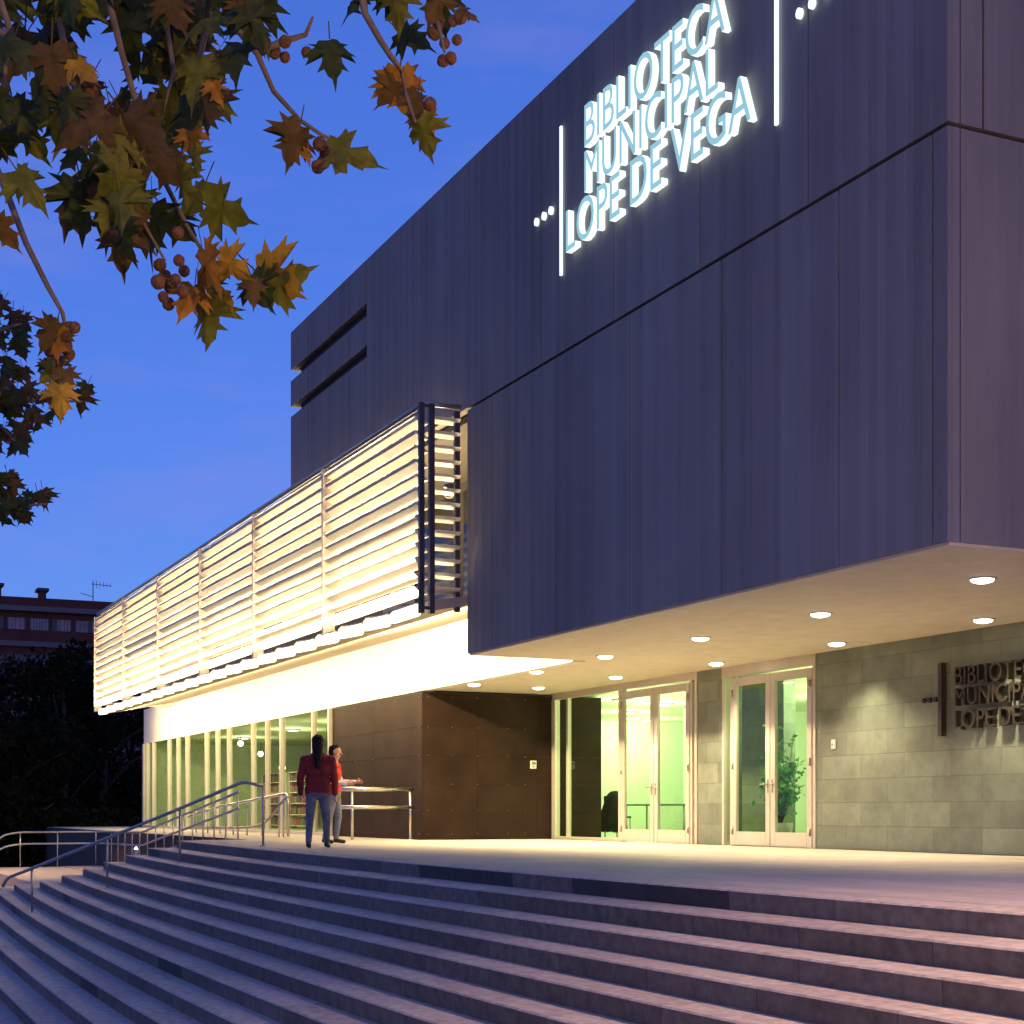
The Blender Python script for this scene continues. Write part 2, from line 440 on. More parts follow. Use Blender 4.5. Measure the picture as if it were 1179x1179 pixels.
# right side face
ys = [YF + .143, YF + .42, 11.9, 14.05, 16.2, 18.35, 20.5, 25, 30]
for i, (a, b) in enumerate(zip(ys[:-1], ys[1:])):
    m.box(XR - .14, XR, a + G / 2, b - G / 2, ZG + .022, ZR)
ys2 = [YF + .143, 11.75, 13.9, 16.0, 18.2, 20.3, 25, 30]
for i, (a, b) in enumerate(zip(ys2[:-1], ys2[1:])):
    m.box(XR - .14, XR, a + G / 2, b - G / 2, ZS + .03, ZG - .022)
# left return of the lower part
for a, b in zip([YF + .143, 11.0], [11.0 - G, 11.49]):
    m.box(XB, XB + .14, a, b, ZS + .03, ZG - .022)
lpart(m, 'concrete_panels', M['board'])
m = MB(); m.box(XL + .02, XR - .02, YF + .15, 30, ZR - .09, ZR - .02)
lpart(m, 'roof', M['core'])
# soffit
m = MB()
m.box(XB + .02, XR - .02, YF + .03, YE - .01, ZS, ZS + .14)
m.box(XD - .05, XB + .018, YG + .02, YE - .01, ZS, ZS + .14)
lpart(m, 'soffit', M['soffit'])

# gallery: tapered cantilever slab, fascia, back wall
m = MB()
v = [(XE, YG, 4.20), (XE, 8.98, 3.70), (XE, 8.98, 3.86), (XE, YG, 4.30)]
v = [(-51.2, y, z) for _, y, z in v] + [(XB - .04, y, z) for _, y, z in v]
m.add(v, [(0, 1, 5, 4), (1, 2, 6, 5), (2, 3, 7, 6), (0, 3, 2, 1), (4, 5, 6, 7), (3, 0, 4, 7)])
lpart(m, 'gallery_slab', M['slab'])
m = MB(); m.box(XE, XB - .01, YG - .03, YG + .2, ZS - .02, 4.24)
lpart(m, 'fascia', M['plaster'])
m = MB()
m.box(-31.5, XB - .01, YG, YG + .2, 4.31, ZG)
m.box(-31.5, XB + .1, YF + .16, YG - .01, ZG - .1, ZG)
m.box(XE, -31.52, YG + .02, 24, 4.3, 5.7)
lpart(m, 'gallery_wall', M['gallerydark'])
m = MB()
for i in range(4):
    x0 = -31.2 + i * 2.2
    m.box(x0, x0 + 1.9, YG - .04, YG - .003, 4.5, 6.6)
lpart(m, 'gallery_window', M['darkglass'])

# louvre screen
lou = lempty('louvre_screen')
PX = [-22.45, -27.15, -31.9, -36.65, -41.4, -46.15, -50.9]
YL = 8.92
NR = 13
def slat(mb, a, b, tilt, depth=.265, th=.06):
    """a, b: end points of the blade axis; the outer edge is the higher one"""
    a = Vector(a); b = Vector(b); t = (b - a).normalized()
    out = Vector((t.y, -t.x, 0))
    if out.y > 0.5 or (abs(out.y) < .5 and out.x < 0): out = -out
    e = out * math.cos(tilt) + Vector((0, 0, 1)) * math.sin(tilt)
    n = t.cross(e).normalized()
    prof = [(-.5, 0), (-.28, .42), (.28, .42), (.5, 0), (.28, -.5), (-.28, -.5)]
    P = []
    for c in (a, b):
        for (p, q) in prof: P.append(c + e * (p * depth) + n * (q * th))
    k = len(prof)
    fs = [tuple(range(k)), tuple(reversed(range(k, 2 * k)))] + [(i, k + i, k + (i + 1) % k, (i + 1) % k) for i in range(k)]
    mb.add(P, fs)
for i in range(6):
    m = MB()
    a, b = PX[i] - .09, PX[i + 1] + .09
    for r_ in range(NR):
        z = 4.05 + r_ * .222
        tl = R(25 + random.uniform(-5, 5) - (5 if r_ < 3 else 0))
        slat(m, (a, YL, z), (b, YL, z + random.uniform(-.012, .012)), tl)
    for xx in (a - 1.5, a - 3.05):
        m.box(xx - .02, xx + .02, YL + .05, YL + .09, 4.1, 6.78)
    lpart(m, 'slat_bank', M['slat'], lou)
for xe in (PX[0] + .02, PX[-1] - .05):
    m = MB()
    for r_ in range(NR):
        z = 4.05 + r_ * .222
        slat(m, (xe, YL + .12, z), (xe, 9.50 if xe > -30 else 11.3, z), R(12))
    lpart(m, 'slat_bank', M['slat'], lou)
for i, x in enumerate(PX):
    m = MB()
    if i == 0:
        m.box(x + .08, x + .16, YL - .12, YL - .04, 3.66, 6.93); m.box(x + .08, x + .16, YL + .05, YL + .13, 3.66, 6.93)
        for z in (3.72, 6.86): m.box(x + .12, x + .14, YL - .049, YL + .059, z, z + .05)
        for z in (3.78, 4.0, 4.2): m.box(x + .161, x + .2, YL - .10, YL - .06, z, z + .06)
    else:
        m.box(x - .05, x - .025, YL - .13, YL + .10, 3.8, 6.86); m.box(x + .025, x + .05, YL - .13, YL + .10, 3.8, 6.86)
        for z in (4.0, 4.95, 5.9, 6.7): m.box(x - .024, x + .024, YL - .10, YL + .02, z, z + .07)
    lpart(m, 'post', M['darksteel'] if i == 0 else M['alu'], lou)
m = MB(); m.box(PX[0] - .02, PX[0] + .06, 9.44, 9.52, 3.72, 6.88); m.box(PX[0] - .0, PX[0] + .04, YL + .12, 9.43, 4.04, 4.10)
lpart(m, 'post', M['darksteel'], lou)
m = MB(); m.tube([(PX[0], YL - .02, 6.94), (PX[-1], YL - .02, 6.94)], .045, 10)
m.tube([(PX[0], YL, 6.96), (PX[0], 9.55, 6.96)], .04, 8)
lpart(m, 'top_rail', M['steel'], lou)
# row of linear luminaires along the lower edge
x = PX[0] - .05; lum0 = None; k = 0
while x - 1.1 > PX[-1] - .6:
    c = Vector((x - .58, YL - .06, 3.74))
    if lum0 is None:
        lum0 = tag(empty('linear_light', c), 'white glowing box light in the row under the louvre screen', 'light', 'linear lights under the louvre screen')
        m = MB(); m.bbox(-.56, .56, -.05, .05, -.10, .085, .02); m.build('diffuser', M['lumi'], lum0)
        m = MB(); m.box(-.5, .5, -.03, .03, .087, .11); m.build('housing', M['alu'], lum0)
        o = lum0
    else:
        o = lum0.copy(); C.objects.link(o); o.location = c
        o.rotation_euler = (0, R(2.2), 0)
        for ch in lum0.children:
            d = ch.copy(); C.objects.link(d); d.parent = o
    x -= 1.33; k += 1

def lamp(name, kind, loc, energy, col, parent=None, **kw):
    l = bpy.data.lights.new(name, kind); l.energy = energy; l.color = col
    for a, b in kw.items():
        if a != 'rot': setattr(l, a, b)
    o = bpy.data.objects.new(name, l); C.objects.link(o); o.location = loc
    if 'rot' in kw: o.rotation_euler = kw['rot']
    if parent: o.parent = parent
    return o
WARM = (1, .76, .40)
LOUV_UP, LOUV_IN = 430, 210
for i in range(6):
    xm = (PX[i] + PX[i + 1]) / 2
    # light given off upwards by the box lights, on to the blades
    lamp('linear_light_up', 'AREA', (xm, 8.72, 3.84), LOUV_UP, WARM, shape='RECTANGLE', size=4.4, size_y=.12, rot=(R(180 - 16), 0, 0), spread=R(105))
    lamp('linear_light_in', 'AREA', (xm - (.25 if i == 0 else 1.3 if i == 5 else 0), 9.66, 3.72), LOUV_IN * (3.2 if i == 0 else 2 if i == 5 else 1), WARM, shape='RECTANGLE', size=7.6 if i == 5 else 4.6, size_y=.12, rot=(R(62), 0, 0))
    lamp('gallery_light', 'AREA', (xm, 10.3, 4.6), 250, WARM, shape='RECTANGLE', size=4.2, size_y=.2, rot=(R(180 + 38), 0, 0))
    lamp('gallery_light', 'AREA', (xm, 9.5, 4.04), 70, WARM, shape='RECTANGLE', size=4.2, size_y=.2, rot=(R(180 + 22), 0, 0))

# dark clad box
m = MB()
m.box(XDL, XD - .012, YG + .004, 15.6, 0, ZS - .03)
core = lpart(m, 'cladding_core', M['core'])
m = MB()
zs = [0.0, .55, 1.13, 1.71, 2.29, ZS - .05]
g = .006
xs_ = [XDL, -31.9, XD]
for a, b in zip(xs_[:-1], xs_[1:]):
    for z0, z1 in zip(zs[:-1], zs[1:]):
        m.box(a + g, b - (g if b != XD else 0), YG - .008, YG + .003, z0 + g / 2, z1 - g / 2)
ys_ = [YG - .008, 12.72, 14.1, 15.6]
for a, b in zip(ys_[:-1], ys_[1:]):
    for z0, z1 in zip(zs[:-1], zs[1:]):
        m.box(XD - .011, XD, a + g / 2 + (.012 if a == ys_[0] else 0), b - g / 2, z0 + g / 2, z1 - g / 2)
cl = lpart(m, 'cladding_panels', M['clad'])
m = MB()
for y in (11.62, 12.15, 12.72, 13.4, 13.8):
    for z in (.12, .6, 1.13, 1.71, 2.29, 2.9):
        m.sphere((XD + .003, y, z), .012, 6)
for x in (-34.4, -33.1, -31.9, -30.5, -29.15):
    for z in (.12, .6, 1.13, 1.71, 2.29, 2.9):
        m.sphere((x, YG - .01, z), .012, 6)
b = m.build('bolt_heads', M['bolt'], cl)

# entrance wall and doors
m = MB()
m.box(-19.73, -8.0, YE, YE + .4, 0, ZS + .1)
m.box(-23.2, -22.41, YE, YE + .4, 0, ZS + .1)
lpart(m, 'stone_wall', M['stone'])
m = MB()
m.box(-28.9, -23.2, YE - .02, YE + .10, 2.90, ZS - .002)
m.box(-22.4, -19.735, YE - .02, YE + .10, 2.86, ZS - .002)
m.box(-28.93, -28.78, YE - .02, YE + .10, 0, 2.899); m.box(-28.30, -28.22, YE, YE + .08, .06, 2.899)
m.box(-26.05, -25.93, YE - .02, YE + .10, 0, 2.899)
m.box(-23.42, -23.36, YE - .02, YE + .10, 0, 2.899); m.box(-23.28, -23.205, YE - .02, YE + .10, 0, 2.899)
m.box(-28.77, -26.06, YE, YE + .08, 0, .06)
m.box(-22.39, -22.33, YE - .02, YE + .10, 0, 2.859)
m.box(-22.14, -22.07, YE - .02, YE + .10, 0, 2.859); m.box(-19.80, -19.735, YE - .02, YE + .10, 0, 2.859)
lpart(m, 'entrance_frame', M['alu'])
for a, b, z in ((-28.77, -26.06, 2.89), (-23.355, -23.285, 2.89), (-22.325, -22.145, 2.85)):
    m = MB(); m.box(a, b, YE + .03, YE + .042, .062, z); lpart(m, 'sidelight_glass', M['glass'])
def door(x0, x1, zt):
    d = lempty('entrance_door')
    xm = (x0 + x1) / 2
    fr = MB()
    for a, b in ((x0, xm - .008), (xm + .008, x1)):
        fr.bbox(a, a + .13, YE - .035, YE + .025, .012, zt, .006); fr.bbox(b - .13, b, YE - .035, YE + .025, .012, zt, .006)
        fr.bbox(a + .131, b - .131, YE - .034, YE + .024, .012, .24, .006); fr.bbox(a + .131, b - .131, YE - .034, YE + .024, zt - .14, zt, .006)
    fo = fr.build('door_frame', M['alu'], d)
    for a, b in ((x0, xm), (xm, x1)):
        p = MB(); p.box(a + .125, b - .125, YE - .006, YE + .006, .235, zt - .135); p.build('pane', M['glass'], d)
    h = MB()
    for sx_ in (-1, 1):
        h.tube(bend([(xm + sx_ * .065, YE - .03, 1.02), (xm + sx_ * .065, YE - .10, 1.02), (xm + sx_ * .20, YE - .10, 1.02)], .03), .012, 8)
        h.box(xm + sx_ * .065 - .018, xm + sx_ * .065 + .018, YE - .043, YE - .036, .88, 1.1)
    h.build('handle', M['steel'], d)
    for xx in (x0 + .03, x1 - .03):
        for z in (.25, 1.35, zt - .25):
            h = MB(); h.tube([(xx, YE - .05, z - .06), (xx, YE - .05, z + .06)], .016, 8); h.build('hinge', M['steel'], d)
    return d
door(-25.92, -23.43, 2.86)
door(-22.06, -19.81, 2.82)

# glazed front left of the clad box
cw = lempty('curtain_wall')
mx_ = [-55.5, -54.5, -52.0, -50.65, -49.35, -46.8, -45.45, -44.1, -41.5, -40.1, -38.75, -36.05, -34.78]
m = MB()
for i, x in enumerate(mx_):
    w = .055 if i % 3 == 1 else .04
    m.box(x - w, x + w, YG - .09, YG + .03, .08, ZS - .021)
m.box(XE, XDL - .01, YG - .10, YG + .05, 0.002, .079); m.box(XE, -56.0, YG - .09, YG + .05, .08, ZS - .021)
lpart(m, 'mullions', M['alu'], cw)
m = MB(); m.box(-55.99, XDL - .02, YG - .02, YG - .008, .08, ZS - .022)
lpart(m, 'pane', M['facadeglass'], cw)

# rooms behind the glass
m = MB()
m.box(-56.0, -11.3, 24.0, 24.2, 0, ZS)            # back wall
m.box(-56.2, -56.0, 11.6, 24.0, 0, ZS)
m.box(-11.5, -11.3, YE + .41, 24, 0, ZS)
m.box(-37.0, -36.7, 17.4, 23.99, 0, ZS)           # lit lobby wall behind the first door
m.box(-31.6, -31.4, 19.2, 23.9, 0, ZS)
m.box(-46, -45.8, 16.5, 23.9, 0, ZS)
lpart(m, 'interior_wall', M['inwall'])
m = MB(); m.box(-24.9, -22.75, 15.9, 16.15, 0, ZS); m.box(-21.55, -21.2, 16.2, 16.5, 0, ZS)
lpart(m, 'lobby_pier', M['stone'])
m = MB(); m.box(-56.0, -11.5, YE + .11, 24.0, ZS - .003, ZS + .12); m.box(-56, XDL, YG + .25, YE + .1, ZS - .003, ZS + .12)
lpart(m, 'interior_ceiling', M['inceil'])
m = MB(); m.box(-56.0, -11.5, YE + .0, 24.0, -.1, .004); m.box(-56, XDL, YG + .06, YE - .002, -.1, .004)
lpart(m, 'interior_floor', M['infloor'])

# ------------------------------------------------------------------ ceiling lights
DL = [(-12.63, 11.34), (-15.30, 13.75), (-15.69, 11.51), (-18.35, 13.75), (-18.6, 11.59), (-21.66, 13.8), (-21.42, 11.59), (-24.64, 13.55), (-24.23, 11.75), (-27.37, 13.31), (-27.19, 11.85)]
proto = None
SPOT = 235
for i, (x, y) in enumerate(DL):
    c = (x, y, ZS)
    if proto is None:
        proto = tag(empty('ceiling_light', c), '', 'light')
        m = MB(); m.lathe((0, 0, 0), [(.15, .0), (.152, -.012), (.13, -.016), (.126, .0)], 24); m.build('trim_ring', M['stainless'], proto)
        m = MB(); m.lathe((0, 0, -.006), [(.125, 0), (.11, -.028), (.06, -.044), (.0005, -.05)], 24); m.build('lens', M['lampwhite'], proto)
        o = proto
    else:
        o = proto.copy(); C.objects.link(o); o.location = c
        for ch in proto.children:
            d = ch.copy(); C.objects.link(d); d.parent = o
    o['group'] = 'round lights in the soffit'
    row = 'along the outer row of the soffit' if y < 12.5 else 'of the row beside the entrance wall'
    front = sorted([p for p in DL if (p[1] < 12.5) == (y < 12.5)], reverse=True)
    k = front.index((x, y))
    o['label'] = ['first', 'second', 'third', 'fourth', 'fifth', 'sixth'][k] + ' round soffit light from the right ' + row
    lamp('ceiling_light_beam', 'SPOT', (0, 0, -.10), SPOT * (.35 if x < -27 else 1), (1, .83, .52), o, spot_size=R(112), spot_blend=1.0, shadow_soft_size=.1)

ILX = [(-34.5, 17.0), (-33.2, 18.6), (-29.5, 16.4), (-30.3, 17.9), (-27.2, 17.2), (-27.0, 20.0), (-24.5, 18.6), (-22.2, 18.2), (-21.9, 16.6), (-20.3, 18.0), (-20.6, 20.5), (-35.5, 20.5), (-40, 13.5), (-44.5, 13.5), (-50, 13.5)]  # the lamp nearest the potted plant is added to brighten it
proto = None
for (x, y) in ILX:
    c = (x, y, ZS - .004)
    if proto is None:
        proto = tag(empty('lobby_lamp', c), 'round white lamp glowing in the lobby ceiling behind the glass', 'light', 'ceiling lamps inside the lobby')
        m = MB(); m.lathe((0, 0, 0), [(.24, 0), (.245, -.035), (.2, -.045)], 24); m.build('trim_ring', M['alu'], proto)
        m = MB(); m.lathe((0, 0, -.03), [(.2, 0), (.12, -.03), (.0005, -.04)], 24); m.build('lens', M['inlamp'], proto)
        o = proto
    else:
        o = proto.copy(); C.objects.link(o); o.location = c
        for ch in proto.children:
            d = ch.copy(); C.objects.link(d); d.parent = o
    if x > -38: lamp('lobby_lamp_beam', 'POINT', (0, 0, -.35), 80, (.90, 1, .55), o, shadow_soft_size=.2)
    else: lamp('lobby_lamp_beam', 'POINT', (0, 0, -.35), 60, (1, .98, .66), o, shadow_soft_size=.2)

pend = None
for (u_, v_, yy, col_) in ((277, 856, 13.2, 0), (325, 884, 13.0, 0), (212, 889, 13.4, 0), (300, 868, 15.0, 0)):
    d = ray(u_, v_); p = d * (yy / d.y) + Vector((0, 0, EYE))
    if pend is None:
        pend = tag(empty('pendant_lamp', p), 'small warm pendant lamp hanging in the reading room behind the glazed front', 'light', 'pendant lamps in the reading room')
        m = MB(); m.sphere((0, 0, 0), .095, 14); m.build('globe', M['flood'], pend)
        m = MB(); m.tube([(0, 0, .09), (0, 0, .15), (0, 0, .62)], [.04, .012, .01], 6); m.build('cord', M['darksteel'], pend); o = pend
    else:
        o = pend.copy(); C.objects.link(o); o.location = p
        for ch_ in pend.children:
            q = ch_.copy(); C.objects.link(q); q.parent = o
shelf0 = None
for k, (x, y) in enumerate(((-52.5, 15.4), (-49.2, 15.4), (-45.4, 15.4), (-41.8, 15.4), (-38.2, 16.4))):
    if shelf0 is None:
        shelf0 = tag(empty('bookshelf', (x, y, 0)), 'bookshelf filled with books in the reading room behind the glazed front', 'bookshelf', 'bookshelves in the reading room')
        m = MB()
        m.box(-1.1, -1.06, -.3, .0, 0, 1.9); m.box(1.06, 1.1, -.3, .0, 0, 1.9); m.box(-1.06, 1.06, -.01, .0, .05, 1.9)
        for z in (.08, .45, .82, 1.19, 1.56, 1.87): m.box(-1.058, 1.058, -.29, -.012, z, z + .03)
        m.build('case', M['whitebox'], shelf0)
        rb = random.Random(4); m = MB()
        for z in (.112, .482, .852, 1.222, 1.592):
            xx = -1.03
            while xx < .98:
                w_ = rb.uniform(.02, .05)
                if rb.random() < .88: m.box(xx, xx + w_ - .003, -.26, -.05, z, z + rb.uniform(.17, .27), rb.randint(0, 3))
                xx += w_
        m.build('books', [M['red'], M['jeans'], M['pot'], M['bark']], shelf0); o = shelf0
    else:
        o = shelf0.copy(); C.objects.link(o); o.location = (x, y, 0)
        for ch_ in shelf0.children:
            q = ch_.copy(); C.objects.link(q); q.parent = o
# floodlights inside the gallery
for u_, v_, yy, lab in ((519, 566, 9.9, 'bright floodlight glowing behind the short end of the louvre screen'), (277, 690, 9.4, 'bright floodlight glowing between the louvres half way along the screen')):
    d = ray(u_, v_); p = d * (yy / d.y) + Vector((0, 0, EYE))
    fl = tag(empty('floodlight', p), lab, 'light', 'floodlights in the gallery')
    m = MB(); m.lathe((0, 0, 0), [(.0005, -.11), (.09, -.10), (.12, .0), (.115, .10), (.09, .12)], 16)
    h = m.build('housing', M['darksteel'], fl)
    m = MB(); m.sphere((0, -.06, 0), .085, 12); m.build('lens', M['flood'], fl)
    m = MB(); m.tube([(0, .05, -.1), (0, .1, 3.95 - p.z + .25)], .02, 8); m.build('stem', M['darksteel'], fl)

# ------------------------------------------------------------------ lettering
def text_mesh(txt, x0, x1, z0, z1, yfront, depth, mats, parent, pick=None, name='lettering', space=1.0, bold=.0):
    cu = bpy.data.curves.new('lettering', 'FONT'); cu.body = txt; cu.extrude = .5; cu.size = 1; cu.offset = bold; cu.resolution_u = 4; cu.space_character = space
    to = bpy.data.objects.new('tmp', cu); C.objects.link(to)
    bpy.context.view_layer.update()
    me = bpy.data.meshes.new_from_object(to.evaluated_get(bpy.context.evaluated_depsgraph_get()))
    bpy.data.objects.remove(to)
    co = np.array([v.co[:] for v in me.vertices])
    lo_, hi_ = co.min(0), co.max(0)
    for v in me.vertices:
        a = (v.co.x - lo_[0]) / (hi_[0] - lo_[0]); b = (v.co.y - lo_[1]) / (hi_[1] - lo_[1]); c = v.co.z + .5
        v.co = (x0 + a * (x1 - x0), yfront + (1 - c) * depth, z0 + b * (z1 - z0))
    me.materials.clear()
    for q in mats: me.materials.append(q)
    me.update()
    for p in me.polygons:
        p.material_index = 0 if (pick is None or p.normal.y < -.6) else 1
    me.name = name
    o = bpy.data.objects.new(name, me); C.objects.link(o); o.parent = parent
    return o
def sign(name, label, bar_x, bar_z, rows, yw, depth, mats, pick, dots, barw, end=None, r_=.09):
    s = tag(empty(name, (0, yw, 0)), label, 'sign')
    for (t, x0, x1, z0, z1) in rows:
        o = text_mesh(t, x0, x1, z0, z1, -depth, depth * .8, mats, s, pick, bold=0)
    for bx in [bar_x] + ([end] if end else []):
        m = MB(); m.box(bx - barw, bx + barw, -.05 if barw < .03 else -depth, -.02, bar_z[0], bar_z[1], 1 if len(mats) > 1 else 0); m.build('bar', mats, s)
    for (dx, dz) in dots:
        n = 14; m = MB()
        v = [(dx + r_ * math.cos(2 * math.pi * k / n), y, dz + r_ * 1.25 * math.sin(2 * math.pi * k / n)) for y in (-.055, -.015) for k in range(n)]
        m.add(v, [tuple(range(n))] + [(k, k + n, (k + 1) % n + n, (k + 1) % n) for k in range(n)], 1 if len(mats) > 1 else 0)
        m.build('dot', mats, s)
    return s
sg = sign('illuminated_sign', 'large white glowing library name sign high on the concrete facade', -18.95, (7.95, 10.0),
     [('BIBLIOTECA', -18.12, -14.72, 9.37, 9.93), ('MUNICIPAL', -18.12, -14.86, 8.77, 9.32), ('LOPE DE VEGA', -18.66, -14.2, 8.15, 8.72)],
     YF, .11, [M['neonface'], M['neon']], True, [(-19.72, 8.95), (-19.48, 8.95), (-19.26, 8.95), (-13.40, 8.95), (-13.18, 8.95), (-12.96, 8.95)], .02, -13.82, .045)
sign('wall_sign', 'dark metal library name letters on the grey stone entrance wall', -16.76, (1.61, 2.62),
     [('BIBLIOTECA', -16.46, -14.75, 2.29, 2.54), ('MUNICIPAL', -16.46, -14.85, 2.01, 2.25), ('LOPE DE VEGA', -16.46, -14.3, 1.69, 1.95)],
     YE, .11, [M['bronze']], None, [(-17.17, 2.13), (-17.05, 2.13), (-16.93, 2.13)], .035, None, .03)

# small wall boxes
bx = tag(empty('intercom', (XD, 13.98, 1.55)), 'small square white intercom box on the dark clad wall', 'intercom')
m = MB(); m.bbox(.0, .035, -.07, .07, -.085, .085, .008); m.build('case', M['whitebox'], bx)
m = MB(); m.box(.036, .04, -.045, .045, .0, .06); m.build('grille', M['steel'], bx)
m = MB(); m.lathe((0, 0, 0), [(.014, 0), (.014, .008), (.0005, .009)], 10); o = m.build('button', M['darksteel'], bx, (.034, 0, -.04)); o.rotation_euler = (0, R(90), 0)
bx = tag(empty('doorbell', (-19.28, YE, 1.60)), 'small pale push button plate on the stone wall right of the doors', 'doorbell')
m = MB(); m.bbox(-.045, .045, -.03, 0, -.075, .075, .008); m.build('plate', M['whitebox'], bx)
m = MB(); m.sphere((0, -.032, 0), .018, 8); m.build('button', M['steel'], bx)

# ------------------------------------------------------------------ railings
def zat(x, y, v):
    # depth along the view axis
    t = -CA * x + SA * y
    return EYE + (934 - v) / FPX * t
hr = tag(empty('stair_handrail', (-25, 7.1, 0)), 'blue grey steel handrail climbing the left end of the stairs', 'handrail')
hoff = Vector((25, -7.1, 0))
A = Vector((-24.95, 7.1, 0)); B = Vector((-28.0, 3.75, 0))
def hp(u_):   # point on the plan line seen at column u_
    d = ray(u_, 934); n = Vector((d.y, -d.x, 0)); ab = B - A
    return A + ab * (-(A.dot(n)) / ab.dot(n))
pts = []
for u_, v_ in ((303, 905), (280, 900), (207, 931), (123.5, 965), (36.6, 1000), (8, 1011), (3, 1021)):
    p = hp(u_); p.z = zat(p.x, p.y, v_); pts.append(p)
m = MB(); m.tube(bend(pts, .1), .028, 10); m.build('rail', M['steel'], hr, hoff)
for u_, v_ in ((303, 905), (207, 931), (123.5, 965), (36.6, 1000)):
    p = hp(u_); zt = zat(p.x, p.y, v_)
    k = sum(1 for q in range(14) if ystep(q, p.x) > p.y)
    m = MB(); m.tube([(p.x, p.y, -.15 * k), (p.x, p.y, zt)], .02, 8); m.lathe((p.x, p.y, -.15 * k), [(.055, 0), (.055, .012), (.02, .016)], 12)
    m.build('post', M['steel'], hr, hoff)

br_ = tag(empty('guard_rail', (-29.2, 10.8, 0)), 'short two bar steel guard rail in front of the brown clad wall', 'railing')
m = MB(); m.tube([(0, -1.0, 1.02), (0, .58, 1.02)], .045, 12); m.build('rail', M['stainless'], br_)
m = MB(); m.tube([(0, -1.0, .66), (0, .58, .66)], .038, 12); m.build('rail', M['stainless'], br_)
for y in (-.72, .52):
    m = MB(); m.tube([(0, y, 0), (0, y, 1.0)], .028, 10); m.lathe((0, y, 0), [(.07, 0), (.07, .012), (.03, .016)], 12); m.build('post', M['stainless'], br_)

rr_ = tag(empty('ramp_railing', (-38, 8.3, 0)), 'long steel railing with many posts sloping down beside the ramp', 'railing')
ro = Vector((38, -8.3, 0))
YR = 8.32
def rtop(x): return 1.0 + rz_(x) * .98
for h_ in (0, .34):
    m = MB()
    P = [(-31.2, YR, rtop(-31.2) - h_), (-33, YR, rtop(-33) - h_), (-41, YR, rtop(-41) - h_), (-46.0, YR, rtop(-46) - h_), (-46.6, YR - .2, rtop(-46) - h_), (-46.6, 5.9, rtop(-46) - h_), (-46.3, 5.35, rtop(-46) - h_ - .1), (-45.9, 5.0, -.75 - h_ * .5), (-45.8, 4.9, -.98)]
    m.tube(bend(P, .3), .028, 8); m.build('rail', M['stainless'], rr_, ro)
x = -31.3; p0 = None
while x > -46.2:
    if p0 is None:
        m = MB(); m.tube([(0, 0, -1.0), (0, 0, 0)], .017, 8); p0 = m.build('post', M['stainless'], rr_); o = p0
    else:
        o = p0.copy(); C.objects.link(o); o.parent = rr_
    o.location = Vector((x, YR, rtop(x))) + ro
    x -= 1.0
for y in (8.1, 7.0, 5.95):
    o = p0.copy(); C.objects.link(o); o.parent = rr_; o.location = Vector((-46.6, y, rtop(-46))) + ro

r2 = tag(empty('glass_front_railing', (-33, 9.9, 0)), 'steel railing with curved end standing in front of the green glazed wall', 'railing')
P = [(-1.2, 0, .1), (-2.6, 0, .55), (.1, 0, .98), (.1, 0, .0)]
m = MB(); m.tube(bend([(-9.5, 0, .42), (-6.0, 0, .70), (.0, 0, .98), (.0, 0, .02)], .25), .034, 8); m.build('rail', M['stainless'], r2)
m = MB(); m.tube(bend([(-9.5, 0, .12), (-3.4, 0, .18), (-1.8, 0, .28), (-.5, 0, .78), (.0, 0, .9)], .9), .03, 8); m.build('rail', M['steel'], r2)
for x in (-8.6, -7.3, -6.0, -4.7, -3.4, -2.1, -.7, -.35):
    m = MB(); m.tube([(x, 0, 0), (x, 0, .98 + x * .047)], .018, 8); m.build('post', M['stainless'], r2)
ml = tag(empty('marker_light', (-34.9, 6.95, rz_(-34.9))), 'tiny glowing marker light beside the ramp railing', 'light')
m = MB(); m.lathe((0, 0, 0), [(.07, 0), (.07, .1), (.05, .12)], 12); m.build('case', M['steel'], ml)
m = MB(); m.sphere((0, 0, .13), .04, 8); m.build('lens', M['flood'], ml)

# ------------------------------------------------------------------ things in the lobby
tb = tag(empty('table', (-31.6, 18.7, 0), R(12)), 'thin topped table standing in the lobby behind the first glass door', 'table')
m = MB(); m.bbox(-1.1, 1.1, -.4, .4, .71, .75, .008); m.build('table_top', M['steel'], tb)
for sx_ in (-1, 1):
    for sy_ in (-1, 1):
        m = MB(); m.tube([(sx_ * 1.0, sy_ * .33, 0), (sx_ * 1.0, sy_ * .33, .71)], .022, 8); m.build('leg', M['steel'], tb)
ch = tag(empty('chair', (-30.0, 16.55, 0), R(200)), 'chair behind the tall side glass in the lobby', 'chair')
m = MB(); m.bbox(-.22, .22, -.22, .22, .43, .47, .012); m.build('seat', M['black'], ch)
m = MB(); m.bbox(-.22, .22, .2, .235, .55, .92, .012); m.build('backrest', M['black'], ch)
for sx_ in (-1, 1):
    for sy_ in (-1, 1):
        m = MB(); m.tube([(sx_ * .2, sy_ * .2, 0), (sx_ * .19, sy_ * .19 + (.02 if sy_ > 0 else 0), .43 if sy_ < 0 else .6)], .015, 8); m.build('leg', M['steel'], ch)
